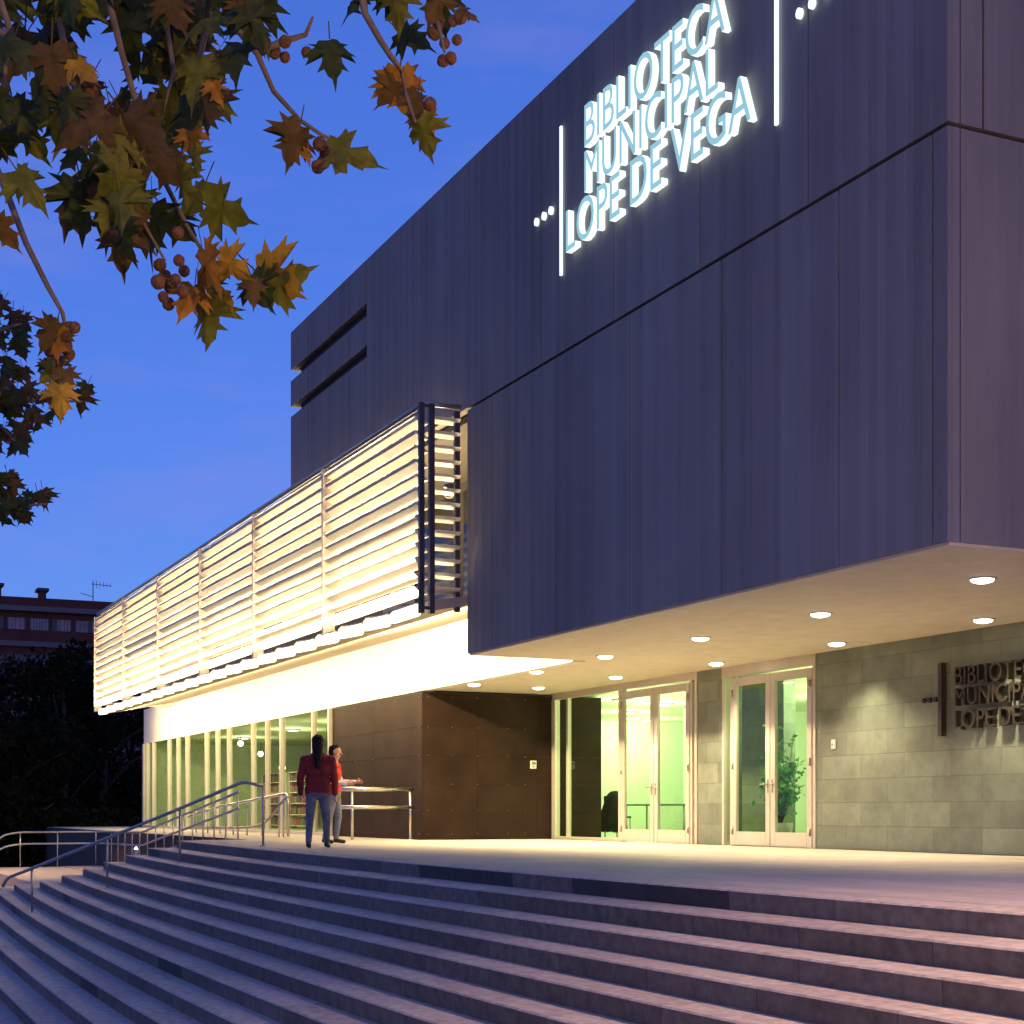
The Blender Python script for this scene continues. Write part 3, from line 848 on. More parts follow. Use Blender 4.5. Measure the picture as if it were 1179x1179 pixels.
# black coat thrown over the chair back: gridded cloth with folds
m = MB(); nn = 40; prof = [(.02, 1.02), (.09, 1.0), (.15, .93), (.19, .8), (.24, .6), (.30, .38), (.36, .16)]
V = []
for q, (rr0, zz) in enumerate(prof):
    for k in range(nn):
        a = 2 * math.pi * k / nn
        rr1 = rr0 * (1 + .13 * (q / 6) * math.sin(a * 7 + q * .5) + .08 * math.sin(a * 3))
        V.append((rr1 * math.cos(a) * 1.15 - .12 * (1 - q / 6), .22 + rr1 * math.sin(a) * .5, zz + (.05 * math.sin(a * 2) if q > 4 else 0)))
m.add(V, [(q * nn + k, q * nn + (k + 1) % nn, (q + 1) * nn + (k + 1) % nn, (q + 1) * nn + k) for q in range(len(prof) - 1) for k in range(nn)], 0, True)
ct = m.build('coat', M['black']); ct.location = (-30.0, 16.55, 0); ct.rotation_euler = (0, 0, R(200))
tag(ct, 'black coat hanging over the lobby chair back', 'coat')
so = ct.modifiers.new('thickness', 'SOLIDIFY'); so.thickness = .015

pl = tag(empty('potted_plant', (-22.05, 15.35, 0)), 'tall leafy green potted plant behind the second glass door', 'plant')
m = MB(); m.lathe((0, 0, 0), [(.0005, .0), (.16, .0), (.21, .38), (.19, .38), (.17, .33), (.0005, .33)], 20); m.build('pot', M['pot'], pl)
rs = random.Random(3)
m = MB(); lf_ = MB()
for s_ in range(15):
    a = rs.uniform(0, 6.28); top_ = Vector((.42 * math.cos(a) * rs.uniform(.2, 1), .26 * math.sin(a), rs.uniform(1.0, 2.15)))
    m.tube([(0, 0, .33), top_ * .5 + Vector((.02, 0, .15)), top_], [.014, .01, .005], 5)
    for q in range(34):
        t = rs.uniform(.25, 1); p = Vector((0, 0, .33)).lerp(top_, t) + Vector((rs.gauss(0, .09), rs.gauss(0, .09), rs.gauss(0, .05)))
        d = Vector((rs.gauss(0, 1), rs.gauss(0, 1), rs.gauss(-.2, .6))).normalized(); n = d.cross(Vector((rs.gauss(0, 1), rs.gauss(0, 1), rs.gauss(0, 1)))).normalized()
        L_ = rs.uniform(.09, .16); w = L_ * .28; b_ = d.cross(n)
        lf_.add([p, p + d * L_ * .45 + n * w + b_ * .012, p + d * L_, p + d * L_ * .45 - n * w + b_ * .012], [(0, 1, 2, 3)], rs.randint(0, 1))
m.build('stem', M['bark'], pl); lf_.build('foliage', M['plantleaf'], pl)
fx = tag(empty('fire_extinguisher', (-21.42, 16.1, .35)), 'red fire extinguisher on the lobby pier behind the second glass door', 'extinguisher')
m = MB(); m.lathe((0, 0, 0), [(.0005, 0), (.085, .01), (.09, .05), (.09, .42), (.06, .5), (.025, .53), (.025, .56)], 18); m.build('tank', M['red'], fx)
m = MB(); m.tube([(0, 0, .55), (0, 0, .6), (.0, -.08, .63)], .014, 8); m.tube(bend([(.02, 0, .58), (.11, 0, .56), (.11, 0, .2)], .04), .01, 6); m.build('valve_hose', M['black'], fx)

# ------------------------------------------------------------------ people
def person(name, label, loc, rz, caps, mats, hairs):
    """caps: (p0, p1, r0, r1, material index, flatten_y) -> one continuous remeshed skin"""
    mb = MB()
    for (p0, p1, r0, r1, mi, fl) in caps:
        p0 = Vector(p0); p1 = Vector(p1); d = p1 - p0; Ln = d.length
        t = d.normalized() if Ln > 1e-6 else Vector((0, 0, 1))
        x = t.cross(Vector((0, 1, 0)))
        if x.length < .1: x = t.cross(Vector((1, 0, 0)))
        x.normalize(); y = x.cross(t).normalized()
        rings = []; n = 16
        for a in (-80, -60, -35, -12): rings.append((p0 + t * r0 * math.sin(R(a)), r0 * math.cos(R(a))))
        for q in (0, .25, .5, .75, 1): rings.append((p0 + d * q, r0 + (r1 - r0) * q))
        for a in (12, 35, 60, 80): rings.append((p1 + t * r1 * math.sin(R(a)), r1 * math.cos(R(a))))
        V = []
        for c, r_ in rings:
            for k in range(n):
                o = r_ * (math.cos(2 * math.pi * k / n) * x + math.sin(2 * math.pi * k / n) * y)
                o.y *= fl
                V.append(c + o)
        F = [tuple(reversed(range(n))), tuple(range((len(rings) - 1) * n, len(rings) * n))]
        for i in range(len(rings) - 1):
            for k in range(n): F.append((i * n + k, i * n + (k + 1) % n, (i + 1) * n + (k + 1) % n, (i + 1) * n + k))
        mb.add(V, F)
    me = bpy.data.meshes.new('raw'); me.from_pydata(mb.v, [], mb.f)
    bm = bmesh.new(); bm.from_mesh(me); bmesh.ops.recalc_face_normals(bm, faces=bm.faces); bm.to_mesh(me); bm.free()
    to = bpy.data.objects.new('raw', me); C.objects.link(to)
    r_ = to.modifiers.new('r', 'REMESH'); r_.mode = 'VOXEL'; r_.voxel_size = .0075
    s = to.modifiers.new('s', 'SMOOTH'); s.iterations = 3; s.factor = .5
    bpy.context.view_layer.update()
    out = bpy.data.meshes.new_from_object(to.evaluated_get(bpy.context.evaluated_depsgraph_get()))
    bpy.data.objects.remove(to)
    out.name = name
    n = len(out.polygons)
    ctr = np.zeros(n * 3); out.polygons.foreach_get('center', ctr); ctr = ctr.reshape(-1, 3)
    best = np.full(n, 1e9); idx = np.zeros(n, int)
    for (p0, p1, r0, r1, mi, fl) in caps:
        a = np.array(p0, float); b = np.array(p1, float); d = b - a; q = ctr.copy()
        L2 = d.dot(d)
        t = np.clip(((q - a) @ d) / L2, 0, 1) if L2 > 1e-9 else np.zeros(n)
        df = q - (a + t[:, None] * d); df[:, 1] /= fl
        dist = np.sqrt((df ** 2).sum(1)) - (r0 + (r1 - r0) * t)
        w = dist < best; best[w] = dist[w]; idx[w] = mi
    out.materials.clear()
    for q in mats: out.materials.append(q)
    out.polygons.foreach_set('material_index', idx.astype('i'))
    out.polygons.foreach_set('use_smooth', np.ones(n, bool))
    o = bpy.data.objects.new(name, out); C.objects.link(o); o.location = loc; o.rotation_euler = (0, 0, rz)
    tag(o, label, 'person')
    for hb in hairs:
        hb.parent = o
    return o
def head(cx, cy, cz, yaw=0.0):
    """facing +Y turned by yaw; skull centre at (cx, cy, cz)"""
    def q(x, y, z):
        return (cx + x * math.cos(yaw) - y * math.sin(yaw), cy + x * math.sin(yaw) + y * math.cos(yaw), cz + z)
    return [(q(0, -.012, .03), q(0, .012, .028), .080, .080, 0, 1), (q(0, .02, -.05), q(0, .035, -.075), .058, .042, 0, 1),
            (q(0, .086, .0), q(0, .107, -.03), .010, .014, 0, 1), (q(-.02, .083, -.062), q(.02, .083, -.062), .010, .010, 0, 1),
            (q(-.078, -.005, -.012), q(-.078, -.005, .02), .013, .016, 0, 1), (q(.078, -.005, -.012), q(.078, -.005, .02), .013, .016, 0, 1),
            (q(-.034, .078, .026), q(-.020, .082, .028), .009, .009, 0, 1), (q(.034, .078, .026), q(.020, .082, .028), .009, .009, 0, 1)]
def hand(w, d, side, curl=.5, mi=0):
    """wrist w, direction d (unit), side: thumb direction"""
    w = Vector(w); d = Vector(d).normalized(); s = Vector(side).normalized(); s = (s - d * s.dot(d)).normalized(); n = d.cross(s)
    out = [(w, w + d * .075, .026, .031, mi, 1)]
    for k, (off, ln) in enumerate(((.027, .068), (.009, .076), (-.009, .071), (-.026, .056))):
        b = w + d * .085 + s * off
        k1 = b + (d * math.cos(curl) + n * math.sin(curl)).normalized() * ln * .5
        k2 = k1 + (d * math.cos(2 * curl) + n * math.sin(2 * curl)).normalized() * ln * .5
        out += [(b, k1, .0098, .0092, mi, 1), (k1, k2, .0092, .008, mi, 1)]
    t0 = w + d * .03 + s * .026; t1 = t0 + (d * .6 + s * .8).normalized() * .035; t2 = t1 + (d + s * .25 + n * .3).normalized() * .032
    out += [(t0, t1, .013, .011, mi, 1), (t1, t2, .011, .009, mi, 1)]
    return out
# --- woman in maroon jacket, long dark hair, seen from behind, mid-stride   (materials 0 skin 1 jacket 2 jeans 3 shoe)
c = []
c += [((-.15, 0, 1.38), (.15, 0, 1.38), .075, .075, 1, 1.0), ((-.10, .0, 1.22), (.10, .0, 1.22), .125, .125, 1, .86), ((-.085, .005, 1.05), (.085, .005, 1.05), .115, .115, 1, .86), ((-.095, 0, .90), (.095, 0, .90), .118, .118, 1, .92),
      ((0, 0, 1.42), (0, .015, 1.54), .062, .052, 0, 1), ((-.05, -.005, 1.44), (.05, -.005, 1.44), .062, .062, 1, 1)]
c += [((-.205, 0, 1.37), (-.27, -.03, 1.09), .074, .058, 1, 1), ((-.27, -.03, 1.09), (-.275, .05, .86), .058, .047, 1, 1)]
c += [((.205, 0, 1.37), (.26, .02, 1.09), .074, .058, 1, 1), ((.26, .02, 1.09), (.255, .10, .86), .058, .047, 1, 1)]
c += hand((-.275, .06, .83), (0, .12, -1), (.3, 1, 0)) + hand((.255, .11, .83), (0, .12, -1), (-.3, 1, 0))
c += [((-.085, 0, .86), (.085, 0, .86), .108, .108, 2, .95)]
c += [((-.095, 0, .84), (-.115, -.06, .47), .094, .066, 2, 1), ((-.115, -.06, .47), (-.12, -.17, .11), .064, .048, 2, 1), ((-.12, -.18, .06), (-.13, -.05, .035), .042, .036, 3, 1)]
c += [((.095, 0, .84), (.115, .10, .48), .094, .066, 2, 1), ((.115, .10, .48), (.12, .14, .10), .064, .048, 2, 1), ((.12, .12, .055), (.13, .26, .035), .042, .036, 3, 1)]
c += head(0, .03, 1.63, R(-12))
def hair_mesh(capsules, name='hair'):
    mb = MB()
    for (p0, p1, r0, r1) in capsules:
        p0 = Vector(p0); p1 = Vector(p1)
        pts = [p0.lerp(p1, t) for t in (0, .25, .5, .75, 1)]
        mb.sphere(p0, r0, 12); mb.sphere(p1, r1, 12); mb.tube(pts, [r0 + (r1 - r0) * t for t in (0, .25, .5, .75, 1)], 12)
    o = mb.build(name, M['hair'])
    r_ = o.modifiers.new('r', 'REMESH'); r_.mode = 'VOXEL'; r_.voxel_size = .012; r_.use_smooth_shade = True
    return o
h1 = hair_mesh([((0, -.01, 1.672), (0, .02, 1.68), .100, .092), ((0, -.035, 1.62), (.0, -.055, 1.5), .094, .085), ((0, -.06, 1.5), (.01, -.12, 1.27), .08, .045)])
P1 = at_z(366, 977, 0)
person('person', 'walking person with long dark hair in a maroon jacket and blue jeans', (P1.x, P1.y, 0.005), math.atan2(.307, -.9602) - R(90) - R(8), c, [M['skin'], M['jacket'], M['jeans'], M['shoe']], [h1])
# --- man in red T-shirt over white sleeves, in profile, forearm raised   (0 skin 1 shirt 2 jeans 3 shoe 4 sleeve)
c = []
c += [((-.13, 0, 1.39), (.13, 0, 1.39), .072, .072, 1, 1.0), ((-.09, .01, 1.22), (.09, .01, 1.22), .115, .115, 1, .9), ((-.08, .005, 1.05), (.08, .005, 1.05), .105, .105, 1, .95), ((-.085, 0, .93), (.085, 0, .93), .106, .106, 1, .98),
      ((0, 0, 1.42), (0, .025, 1.55), .060, .052, 0, 1)]
c += [((.19, 0, 1.39), (.225, -.02, 1.22), .066, .06, 1, 1), ((.225, -.02, 1.22), (.235, .0, 1.10), .050, .047, 4, 1), ((.235, .0, 1.10), (.20, .26, 1.06), .046, .036, 4, 1)]
c += hand((.20, .28, 1.06), (-.1, 1, .05), (-.2, 0, 1), .35)
c += [((-.19, 0, 1.39), (-.225, .02, 1.22), .066, .06, 1, 1), ((-.225, .02, 1.22), (-.235, .06, 1.10), .050, .047, 4, 1), ((-.235, .06, 1.10), (-.14, .34, 1.10), .046, .036, 4, 1)]
c += hand((-.135, .36, 1.10), (.2, 1, .05), (.3, 0, 1), .35)
c += [((-.08, 0, .88), (.08, 0, .88), .102, .102, 2, 1)]
c += [((-.09, 0, .86), (-.11, .05, .48), .090, .064, 2, 1), ((-.11, .05, .48), (-.115, .0, .11), .062, .048, 2, 1), ((-.115, -.01, .055), (-.12, .14, .035), .042, .036, 3, 1)]
c += [((.09, 0, .86), (.115, -.06, .48), .090, .064, 2, 1), ((.115, -.06, .48), (.12, -.14, .11), .062, .048, 2, 1), ((.12, -.16, .055), (.125, -.01, .035), .042, .036, 3, 1)]
c += head(0, .03, 1.625, 0)
h2 = hair_mesh([((0, -.02, 1.672), (0, .025, 1.69), .088, .078), ((0, -.045, 1.63), (0, -.05, 1.59), .07, .058)])
P2 = at_z(385, 971.5, 0)
person('person', 'person in a red T-shirt and pale jeans in profile by the guard rail', (P2.x, P2.y, .005), math.atan2(.906, .4226) - R(90) - R(8), c, [M['skin'], M['redshirt'], M['jeans2'], M['shoe'], M['sleeve']], [h2])

# ------------------------------------------------------------------ foreground plane tree
LEAF = [(0, 0), (.06, -.03), (.20, -.14), (.26, -.06), (.44, -.10), (.30, .06), (.40, .12), (.58, .16), (.44, .22), (.54, .36), (.34, .30), (.20, .30), (.22, .46), (.34, .60), (.19, .60), (.13, .74), (.05, .82), (0, 1.04)]
LEAF = LEAF + [(-x, y) for (x, y) in reversed(LEAF[1:-1])]
def leaf(mb, p, tip, nrm, size, mi, rs, fold=.25):
    """p: leaf base, tip: direction base->tip, nrm: face normal"""
    tip = Vector(tip).normalized(); nrm = Vector(nrm); nrm = (nrm - tip * nrm.dot(tip)).normalized(); sd = tip.cross(nrm)
    cv = rs.uniform(-.65, .35); cx = rs.uniform(-1.1, .3) ; wv = rs.uniform(0, 6.28)
    def P(x, y):
        z = -abs(x) * fold + cv * (y - .3) ** 2 + cx * x * x + .05 * math.sin(11 * x + 8 * y + wv)
        return Vector(p) + (sd * x + tip * y + nrm * z) * size
    V = [P(x, y) for (x, y) in LEAF]
    c0 = len(V); V.append(P(0, .28))
    n = len(LEAF)
    F = [(i, (i + 1) % n, c0) for i in range(n)]
    mb.add(V, F, mi, True)
    # leaf stalk
    b = Vector(p); e = b - tip * size * .28 + Vector((rs.uniform(-.08, .08) * size, rs.uniform(-.08, .08) * size, .16 * size))
    w = sd * .014 * size
    mb.add([b - w, b + w, e + w, e - w], [(0, 1, 2, 3)], 2)
def foreground_tree(name, label, trunk_xy, limb, twigs, leaves, fruits, scl=1.0):
    t = tag(empty(name, (trunk_xy[0], trunk_xy[1], -2.2)), label, 'tree')
    off = Vector((-trunk_xy[0], -trunk_xy[1], 2.2))
    m = MB(); base = Vector((trunk_xy[0], trunk_xy[1], -2.2))
    m.tube([base, base + Vector((.03, .02, 1)), base + Vector((-.05, .06, 2.6)), base + Vector((.05, 0, 4.4)), base + Vector((.0, .1, 6.2)), base + Vector((.2, .3, 8.5))], [.26, .2, .18, .16, .12, .04], 14)
    m.build('trunk', M['bark'], t, off)
    m = MB()
    m.tube(limb, [.075 - .05 * i / (len(limb) - 1) for i in range(len(limb))], 10)
    for tw in twigs: m.tube(tw, [(.013 - .009 * i / (len(tw) - 1)) * scl for i in range(len(tw))], 6)
    m.build('branch', M['bark'], t, off)
    leaves.build('crown', M['lf'], t, off)
    for (p, q) in fruits:
        m = MB(); m.sphere(p, q, 12, 0, 1, .05); m.build('seed_ball', M['fruit'], t, off)
    return t
rs = random.Random(11)
def path(pl, t0, jitter=.0):
    return [at_depth(u, v, t0 + rs.uniform(-jitter, jitter)) for (u, v) in pl]
TW = [[(235, -70), (250, -20), (262, 20), (296, 62), (315, 105), (345, 138), (370, 155), (395, 167)],
      [(405, -70), (415, -20), (420, 15), (437, 45), (450, 65), (462, 80), (468, 110), (478, 140)],
      [(-35, 90), (-10, 180), (5, 215), (30, 280), (55, 330), (72, 360), (78, 390), (70, 430)],
      [(110, -70), (120, -20), (140, 60), (160, 130), (185, 200), (215, 260), (240, 300), (285, 325), (318, 328)],
      [(50, -70), (60, -20), (80, 80), (100, 160), (150, 230), (190, 300)],
      [(245, -70), (240, 20), (225, 90), (215, 140), (205, 210)],
      [(-20, -60), (10, 30), (5, 90), (-5, 180)], [(150, -70), (190, 20), (200, 80), (180, 160)], [(296, 62), (325, 48), (352, 40), (360, 20)],
      [(480, -60), (495, 0), (505, 30), (512, 60)], [(-30, 20), (40, 60), (90, 90), (130, 150)]]
depths = [4.5, 4.3, 4.6, 4.7, 4.6, 4.8, 4.5, 4.9, 4.5, 4.3, 4.4]
twigs = []
for tw, d0 in zip(TW, depths):
    twigs.append(path(tw, d0, .06))
lv = MB(); balls = []
def add_leaf(u, v, size_px, mi, d0, ang=None, face=None):
    p = at_depth(u, v, d0)
    right = Vector((SA, CA, 0)); fwd = Vector((-CA, SA, 0)); upv = Vector((0, 0, 1))
    a = rs.uniform(-60, 60) if ang is None else ang     # 0: tip hangs straight down
    tip = -upv * math.cos(R(a)) + right * math.sin(R(a)) + fwd * rs.uniform(-.35, .35)
    nv = -fwd + right * rs.gauss(0, .75) + upv * rs.gauss(0, .6) if face is None else face
    size = size_px / FPX * d0
    leaf(lv, p - tip.normalized() * size * .45, tip, nv, size * 1.05, mi, rs, rs.uniform(.05, .45))
# single leaves that stand clear against the sky: column, row, size, tone, hang angle
single = [(383, 66, 46, 0, 10), (410, 178, 56, 1, 80), (336, 170, 50, 2, -20), (350, 168, 40, 4, 20), (466, 108, 52, 4, 10), (447, 110, 34, 2, -40), (490, 160, 42, 1, 20), (478, 45, 40, 0, 60),
          (402, 8, 40, 0, -20), (458, 12, 46, 1, 0), (448, 4, 40, 0, 30), (508, 20, 44, 0, 10), (540, 14, 24, 2, 60), (300, 30, 48, 0, 30), (272, 66, 52, 0, -10), (250, 108, 26, 4, 20), (286, 22, 40, 2, -10),
          (264, 246, 54, 1, 70), (322, 326, 64, 3, 60), (330, 318, 54, 1, 110), (300, 336, 46, 0, 30), (254, 340, 46, 3, 40), (242, 312, 52, 4, 20), (238, 372, 54, 1, 5), (224, 334, 40, 2, -10), (216, 345, 42, 4, -20),
          (292, 338, 30, 2, 0), (270, 310, 40, 3, 60), (36, 216, 48, 1, 40), (20, 212, 34, 1, 0), (8, 270, 38, 4, 40), (70, 462, 36, 3, 0), (56, 388, 36, 2, -30), (66, 398, 34, 4, 0), (56, 432, 26, 1, -40), (64, 425, 32, 2, 20), (78, 440, 28, 2, 10),
          (140, 290, 46, 2, 0), (124, 252, 34, 1, 0), (143, 280, 40, 0, 10), (222, 165, 34, 4, 10), (224, 186, 30, 1, 20), (155, 262, 44, 2, -20), (100, 82, 36, 3, 40), (210, 215, 40, 1, 10), (492, 140, 34, 4, 30), (482, 125, 36, 2, 0), (500, 8, 40, 2, -20)]
for (u, v, s_, mi, a) in single: add_leaf(u, v, s_ * 1.15, mi, rs.uniform(4.2, 4.7), a)
# the dense hanging spray: scattered within its outline
OUT = [(-40, -60), (330, -60), (300, 20), (262, 60), (235, 105), (238, 150), (222, 190), (232, 235), (215, 262), (180, 250), (170, 275), (140, 300), (118, 262), (92, 258), (62, 232), (40, 165), (12, 172), (-40, 190)]
def inside(x, y, poly):
    r_ = False
    for i in range(len(poly)):
        x1, y1 = poly[i]; x2, y2 = poly[i - 1]
        if (y1 > y) != (y2 > y) and x < (x2 - x1) * (y - y1) / (y2 - y1) + x1: r_ = not r_
    return r_
cnt = 0
holes = [(92, 22, 15), (20, 85, 14), (113, 55, 18), (150, 72, 20), (248, 45, 14), (70, 105, 10), (150, 95, 14), (185, 145, 9), (255, 20, 12), (165, 205, 10), (120, 115, 8)]
while cnt < 105:
    u, v = rs.uniform(-40, 330), rs.uniform(-60, 300)
    if not inside(u, v, OUT): continue
    if any((u - a) ** 2 + (v - b) ** 2 < (r_ * 1.3) ** 2 for a, b, r_ in holes): continue
    add_leaf(u, v, rs.uniform(46, 74), rs.choice([0, 0, 0, 0, 0, 0, 1, 1, 1, 1, 1, 2, 2, 3]), rs.uniform(4.2, 5.3)); cnt += 1
INN = [(-40, -60), (300, -60), (250, 30), (215, 110), (215, 190), (185, 240), (130, 250), (80, 235), (55, 150), (-40, 150)]
cnt = 0
while cnt < 45:
    u, v = rs.uniform(-40, 300), rs.uniform(-60, 260)
    if not inside(u, v, INN) or any((u - a) ** 2 + (v - b) ** 2 < (r_ * 1.15) ** 2 for a, b, r_ in holes): continue
    add_leaf(u, v, rs.uniform(40, 60), rs.choice([0, 0, 0, 0, 1, 2]), rs.uniform(5.2, 6.2)); cnt += 1
for (u, v) in [(328, 48), (328, 66), (353, 60), (316, 60), (510, 70), (512, 50), (519, 67), (526, 46), (500, 38), (530, 20), (522, 24), (505, 26), (368, 166), (372, 187), (366, 192), (379, 182), (376, 176), (495, 120), (488, 138), (478, 128), (482, 145),
               (205, 268), (184, 305), (190, 318), (196, 330), (206, 300), (202, 322), (212, 312), (188, 342), (194, 350), (210, 335), (182, 325), (62, 372), (80, 378), (86, 377), (72, 400), (80, 408), (76, 398), (70, 415), (58, 404), (66, 432), (48, 385), (105, 105), (122, 135)]:
    balls.append((at_depth(u, v, rs.uniform(4.3, 4.6)), .0185 * rs.uniform(.85, 1.15)))
limb = [Vector((-5.6, -1.15, 1.2)), Vector((-5.3, -.6, 2.4)), at_depth(-70, -90, 5.0), at_depth(60, -85, 4.8), at_depth(200, -95, 4.7), at_depth(330, -90, 4.4), at_depth(490, -80, 4.3)]
foreground_tree('plane_tree', 'autumn plane tree with large olive and orange leaves and hanging seed balls', (-5.6, -1.2), limb, twigs, lv, balls)
# second plane tree further off to the left, smaller in the picture
lv = MB(); balls2 = []
POL = [[(-60, 335), (10, 348), (32, 368), (26, 420), (36, 442), (70, 452), (102, 448), (86, 482), (44, 486), (22, 522), (-60, 545)], [(-60, 540), (18, 545), (26, 572), (58, 570), (60, 592), (26, 598), (-60, 596)]]
for pol, num in zip(POL, (95, 30)):
    c_ = 0
    while c_ < num:
        u, v = rs.uniform(-60, 105), rs.uniform(330, 600)
        if not inside(u, v, pol): continue
        add_leaf(u, v, rs.uniform(20, 30), rs.choice([0, 0, 0, 2, 2]), rs.uniform(9.6, 10.6)); c_ += 1
twigs = [path(t_, 10, .1) for t_ in ([(-80, 420), (-10, 440), (40, 462), (95, 462)], [(-80, 360), (0, 380), (25, 372)], [(-80, 570), (0, 585), (30, 582), (55, 580)], [(-80, 470), (0, 490), (20, 510)])]
limb = [Vector((-11.4, -.3, 1.0)), at_depth(-110, 560, 10.4), at_depth(-90, 470, 10.2), at_depth(-80, 360, 10)]
foreground_tree('plane_tree', 'farther plane tree with small dark leaves at the left edge', (-11.5, -.35), limb, twigs, lv, balls2, 1.6)

# ------------------------------------------------------------------ dark trees beyond the library
def far_tree(x, y, h, rad, label, seed):
    rs = random.Random(seed)
    t = tag(empty('tree', (x, y, -2.2)), label, 'tree', 'dark trees beyond the library')
    m = MB(); m.tube([(0, 0, 0), (.1, 0, h * .3), (0, .1, h * .6), (.1, 0, h * .85)], [.22, .18, .12, .04], 10)
    for k in range(7):
        a = rs.uniform(0, 6.28); z0 = h * rs.uniform(.25, .6)
        m.tube([(0, 0, z0), (math.cos(a) * rad * .35, math.sin(a) * rad * .35, z0 + h * .12), (math.cos(a) * rad * .75, math.sin(a) * rad * .75, z0 + h * .2)], [.09, .06, .02], 6)
    m.build('trunk', M['farbark'], t)
    m = MB()
    blobs = []
    for k in range(26):
        a = rs.uniform(0, 6.28); rr = rad * math.sqrt(rs.random()) * .8; z = h * rs.uniform(.12, .93)
        sh = math.sin(math.pi * min(1, max(0.08, (1.02 - z / h))) ** .75) * .5 + .5
        blobs.append((rr * math.cos(a) * sh, rr * math.sin(a) * sh, z, rad * rs.uniform(.28, .46)))
    for k in range(5200):
        bx_, by_, bz_, br2 = rs.choice(blobs)
        d = Vector((rs.gauss(0, 1), rs.gauss(0, 1), rs.gauss(0, 1))).normalized() * br2 * (rs.random() ** .4)
        p = Vector((bx_, by_, bz_)) + Vector((d.x, d.y, d.z * .8))
        if p.z < .2: continue
        a = Vector((rs.gauss(0, 1), rs.gauss(0, 1), rs.gauss(0, 1))).normalized(); b = a.cross(Vector((rs.gauss(0, 1), rs.gauss(0, 1), rs.gauss(0, 1)))).normalized()
        s_ = rs.uniform(.10, .19)
        m.add([p - a * s_, p + b * s_ * .6, p + a * s_, p - b * s_ * .6], [(0, 1, 2, 3)], rs.choice([0, 0, 1, 2]))
    m.build('crown', M['fartree'], t)
for (u, dd, top_v, rad, lab, sd) in ((14, 58, 815, 3.0, 'dark bushy tree at the left edge, lowest of the row', 1), (72, 62, 752, 3.4, 'dark round tree in front of the brick apartment block', 2), (118, 66, 722, 3.2, 'tall dark tree close behind the end of the louvre screen', 3), (150, 70, 760, 3.2, 'dark tree half hidden behind the glazed end of the library', 4), (45, 72, 790, 3.4, 'dark tree standing back between the brick block and the other trees', 5)):
    p = at_depth(u, 934, dd)
    h = EYE + (934 - top_v) / FPX * dd + 2.2
    far_tree(p.x, p.y, h, rad, lab, sd)
# low hedge under them
hd = MB(); rs2 = random.Random(5)
hb = at_depth(-10, 934, 56); hc = at_depth(160, 934, 60)
for k in range(5000):
    t = rs2.random(); p = hb.lerp(hc, t) + Vector((rs2.uniform(-.8, .8), rs2.uniform(-.6, .6), 0)); p.z = -2.2 + 2.6 * rs2.random() ** .8 + .3 * math.sin(t * 25)
    a = Vector((rs2.gauss(0, 1), rs2.gauss(0, 1), rs2.gauss(0, 1))).normalized(); b = a.cross(Vector((rs2.gauss(0, 1), rs2.gauss(0, 1), rs2.gauss(0, 1)))).normalized(); s_ = rs2.uniform(.1, .2)
    hd.add([p - a * s_, p + b * s_ * .6, p + a * s_, p - b * s_ * .6], [(0, 1, 2, 3)], rs2.choice([0, 0, 1]))
tag(hd.build('hedge', M['fartree']), 'low dark hedge along the foot of the trees behind the ramp', 'hedge')

# ------------------------------------------------------------------ brick apartment block
ap = tag(empty('apartment_building', (-129, 20, -2.2)), 'red brick apartment block with grey bands and chimneys behind the trees', 'building')
def az(v): return EYE + (934 - v) / FPX * 125 + 2.2
def ay(u):
    r_ = (u - 589.5) / FPX; return 129 * (SA + CA * r_) / (CA - SA * r_) - 20
m = MB(); m.box(-14, 0, -40, 34, 0, az(706)); m.build('wall', M['brick'], ap)
m = MB(); m.box(-13.7, .35, -40.2, 34.2, az(700), az(690)); rf = m.build('roof', M['brick'], ap)
m = MB(); m.box(-14, .6, -40.4, 34.4, az(706) + .01, az(700) - .005); m.build('eave_band', M['band'], ap)
for v in (743, 783, 823, 863, 903):
    m = MB(); m.box(.003, .35, -40, 34, az(v + 3), az(v - 3)); m.build('floor_band', M['band'], ap)
for row, v in enumerate((720, 762, 802, 842, 882)):
    for k in range(9):
        u0 = -70 + k * 26
        wn = MB(); wn.box(.003, .06, ay(u0), ay(u0 + 22), az(v + 7), az(v - 7)); w = wn.build('window', M['darkglass'], ap)
        if row == 0 and u0 > 5 and k < 7:
            cb_ = MB()
            q = u0 + 1.5
            while q < u0 + 21:
                wd = rs.uniform(1.6, 5)
                if rs.random() < .72: cb_.box(.063, .09, ay(q), ay(min(q + wd, u0 + 21.5)), az(v + 6.4), az(v - 6.6))
                q += wd + .5
            cb_.build('blind', M['curtain'], w)
for (u0, u1, v0) in ((-8, 6.5, 671), (48.5, 59, 674), (-60, -48, 668)):
    m = MB(); m.box(-3.2, -2.0, ay(u0) + .1, ay(u1) - .1, az(690) + .005, az(v0 + 3.5)); m.build('chimney', M['brick'], rf)
    m = MB(); m.box(-3.4, -1.8, ay(u0) - .1, ay(u1) + .1, az(v0 + 3.5) + .005, az(v0)); m.build('chimney', M['chim'], rf)
an = tag(empty('antenna', (-131, ay(112) + 20, az(690) - 2.2)), 'thin rooftop television antenna on the brick apartment block', 'antenna')
zt = az(664) - az(690)
m = MB(); m.tube([(0, 0, -.1), (0, 0, zt)], .04, 6); m.build('mast', M['chim'], an)
m = MB(); m.tube([(0, -.1, zt - .1), (0, 1.5, zt - .2)], .03, 6)
for k in range(6): m.tube([(0, .0 + k * .28, zt - .5 + .05 * k), (0, .0 + k * .28, zt + .25 - .05 * k)], .02, 5)
m.tube([(0, 0, zt * .35), (0, -1.0, zt * .5)], .03, 6)
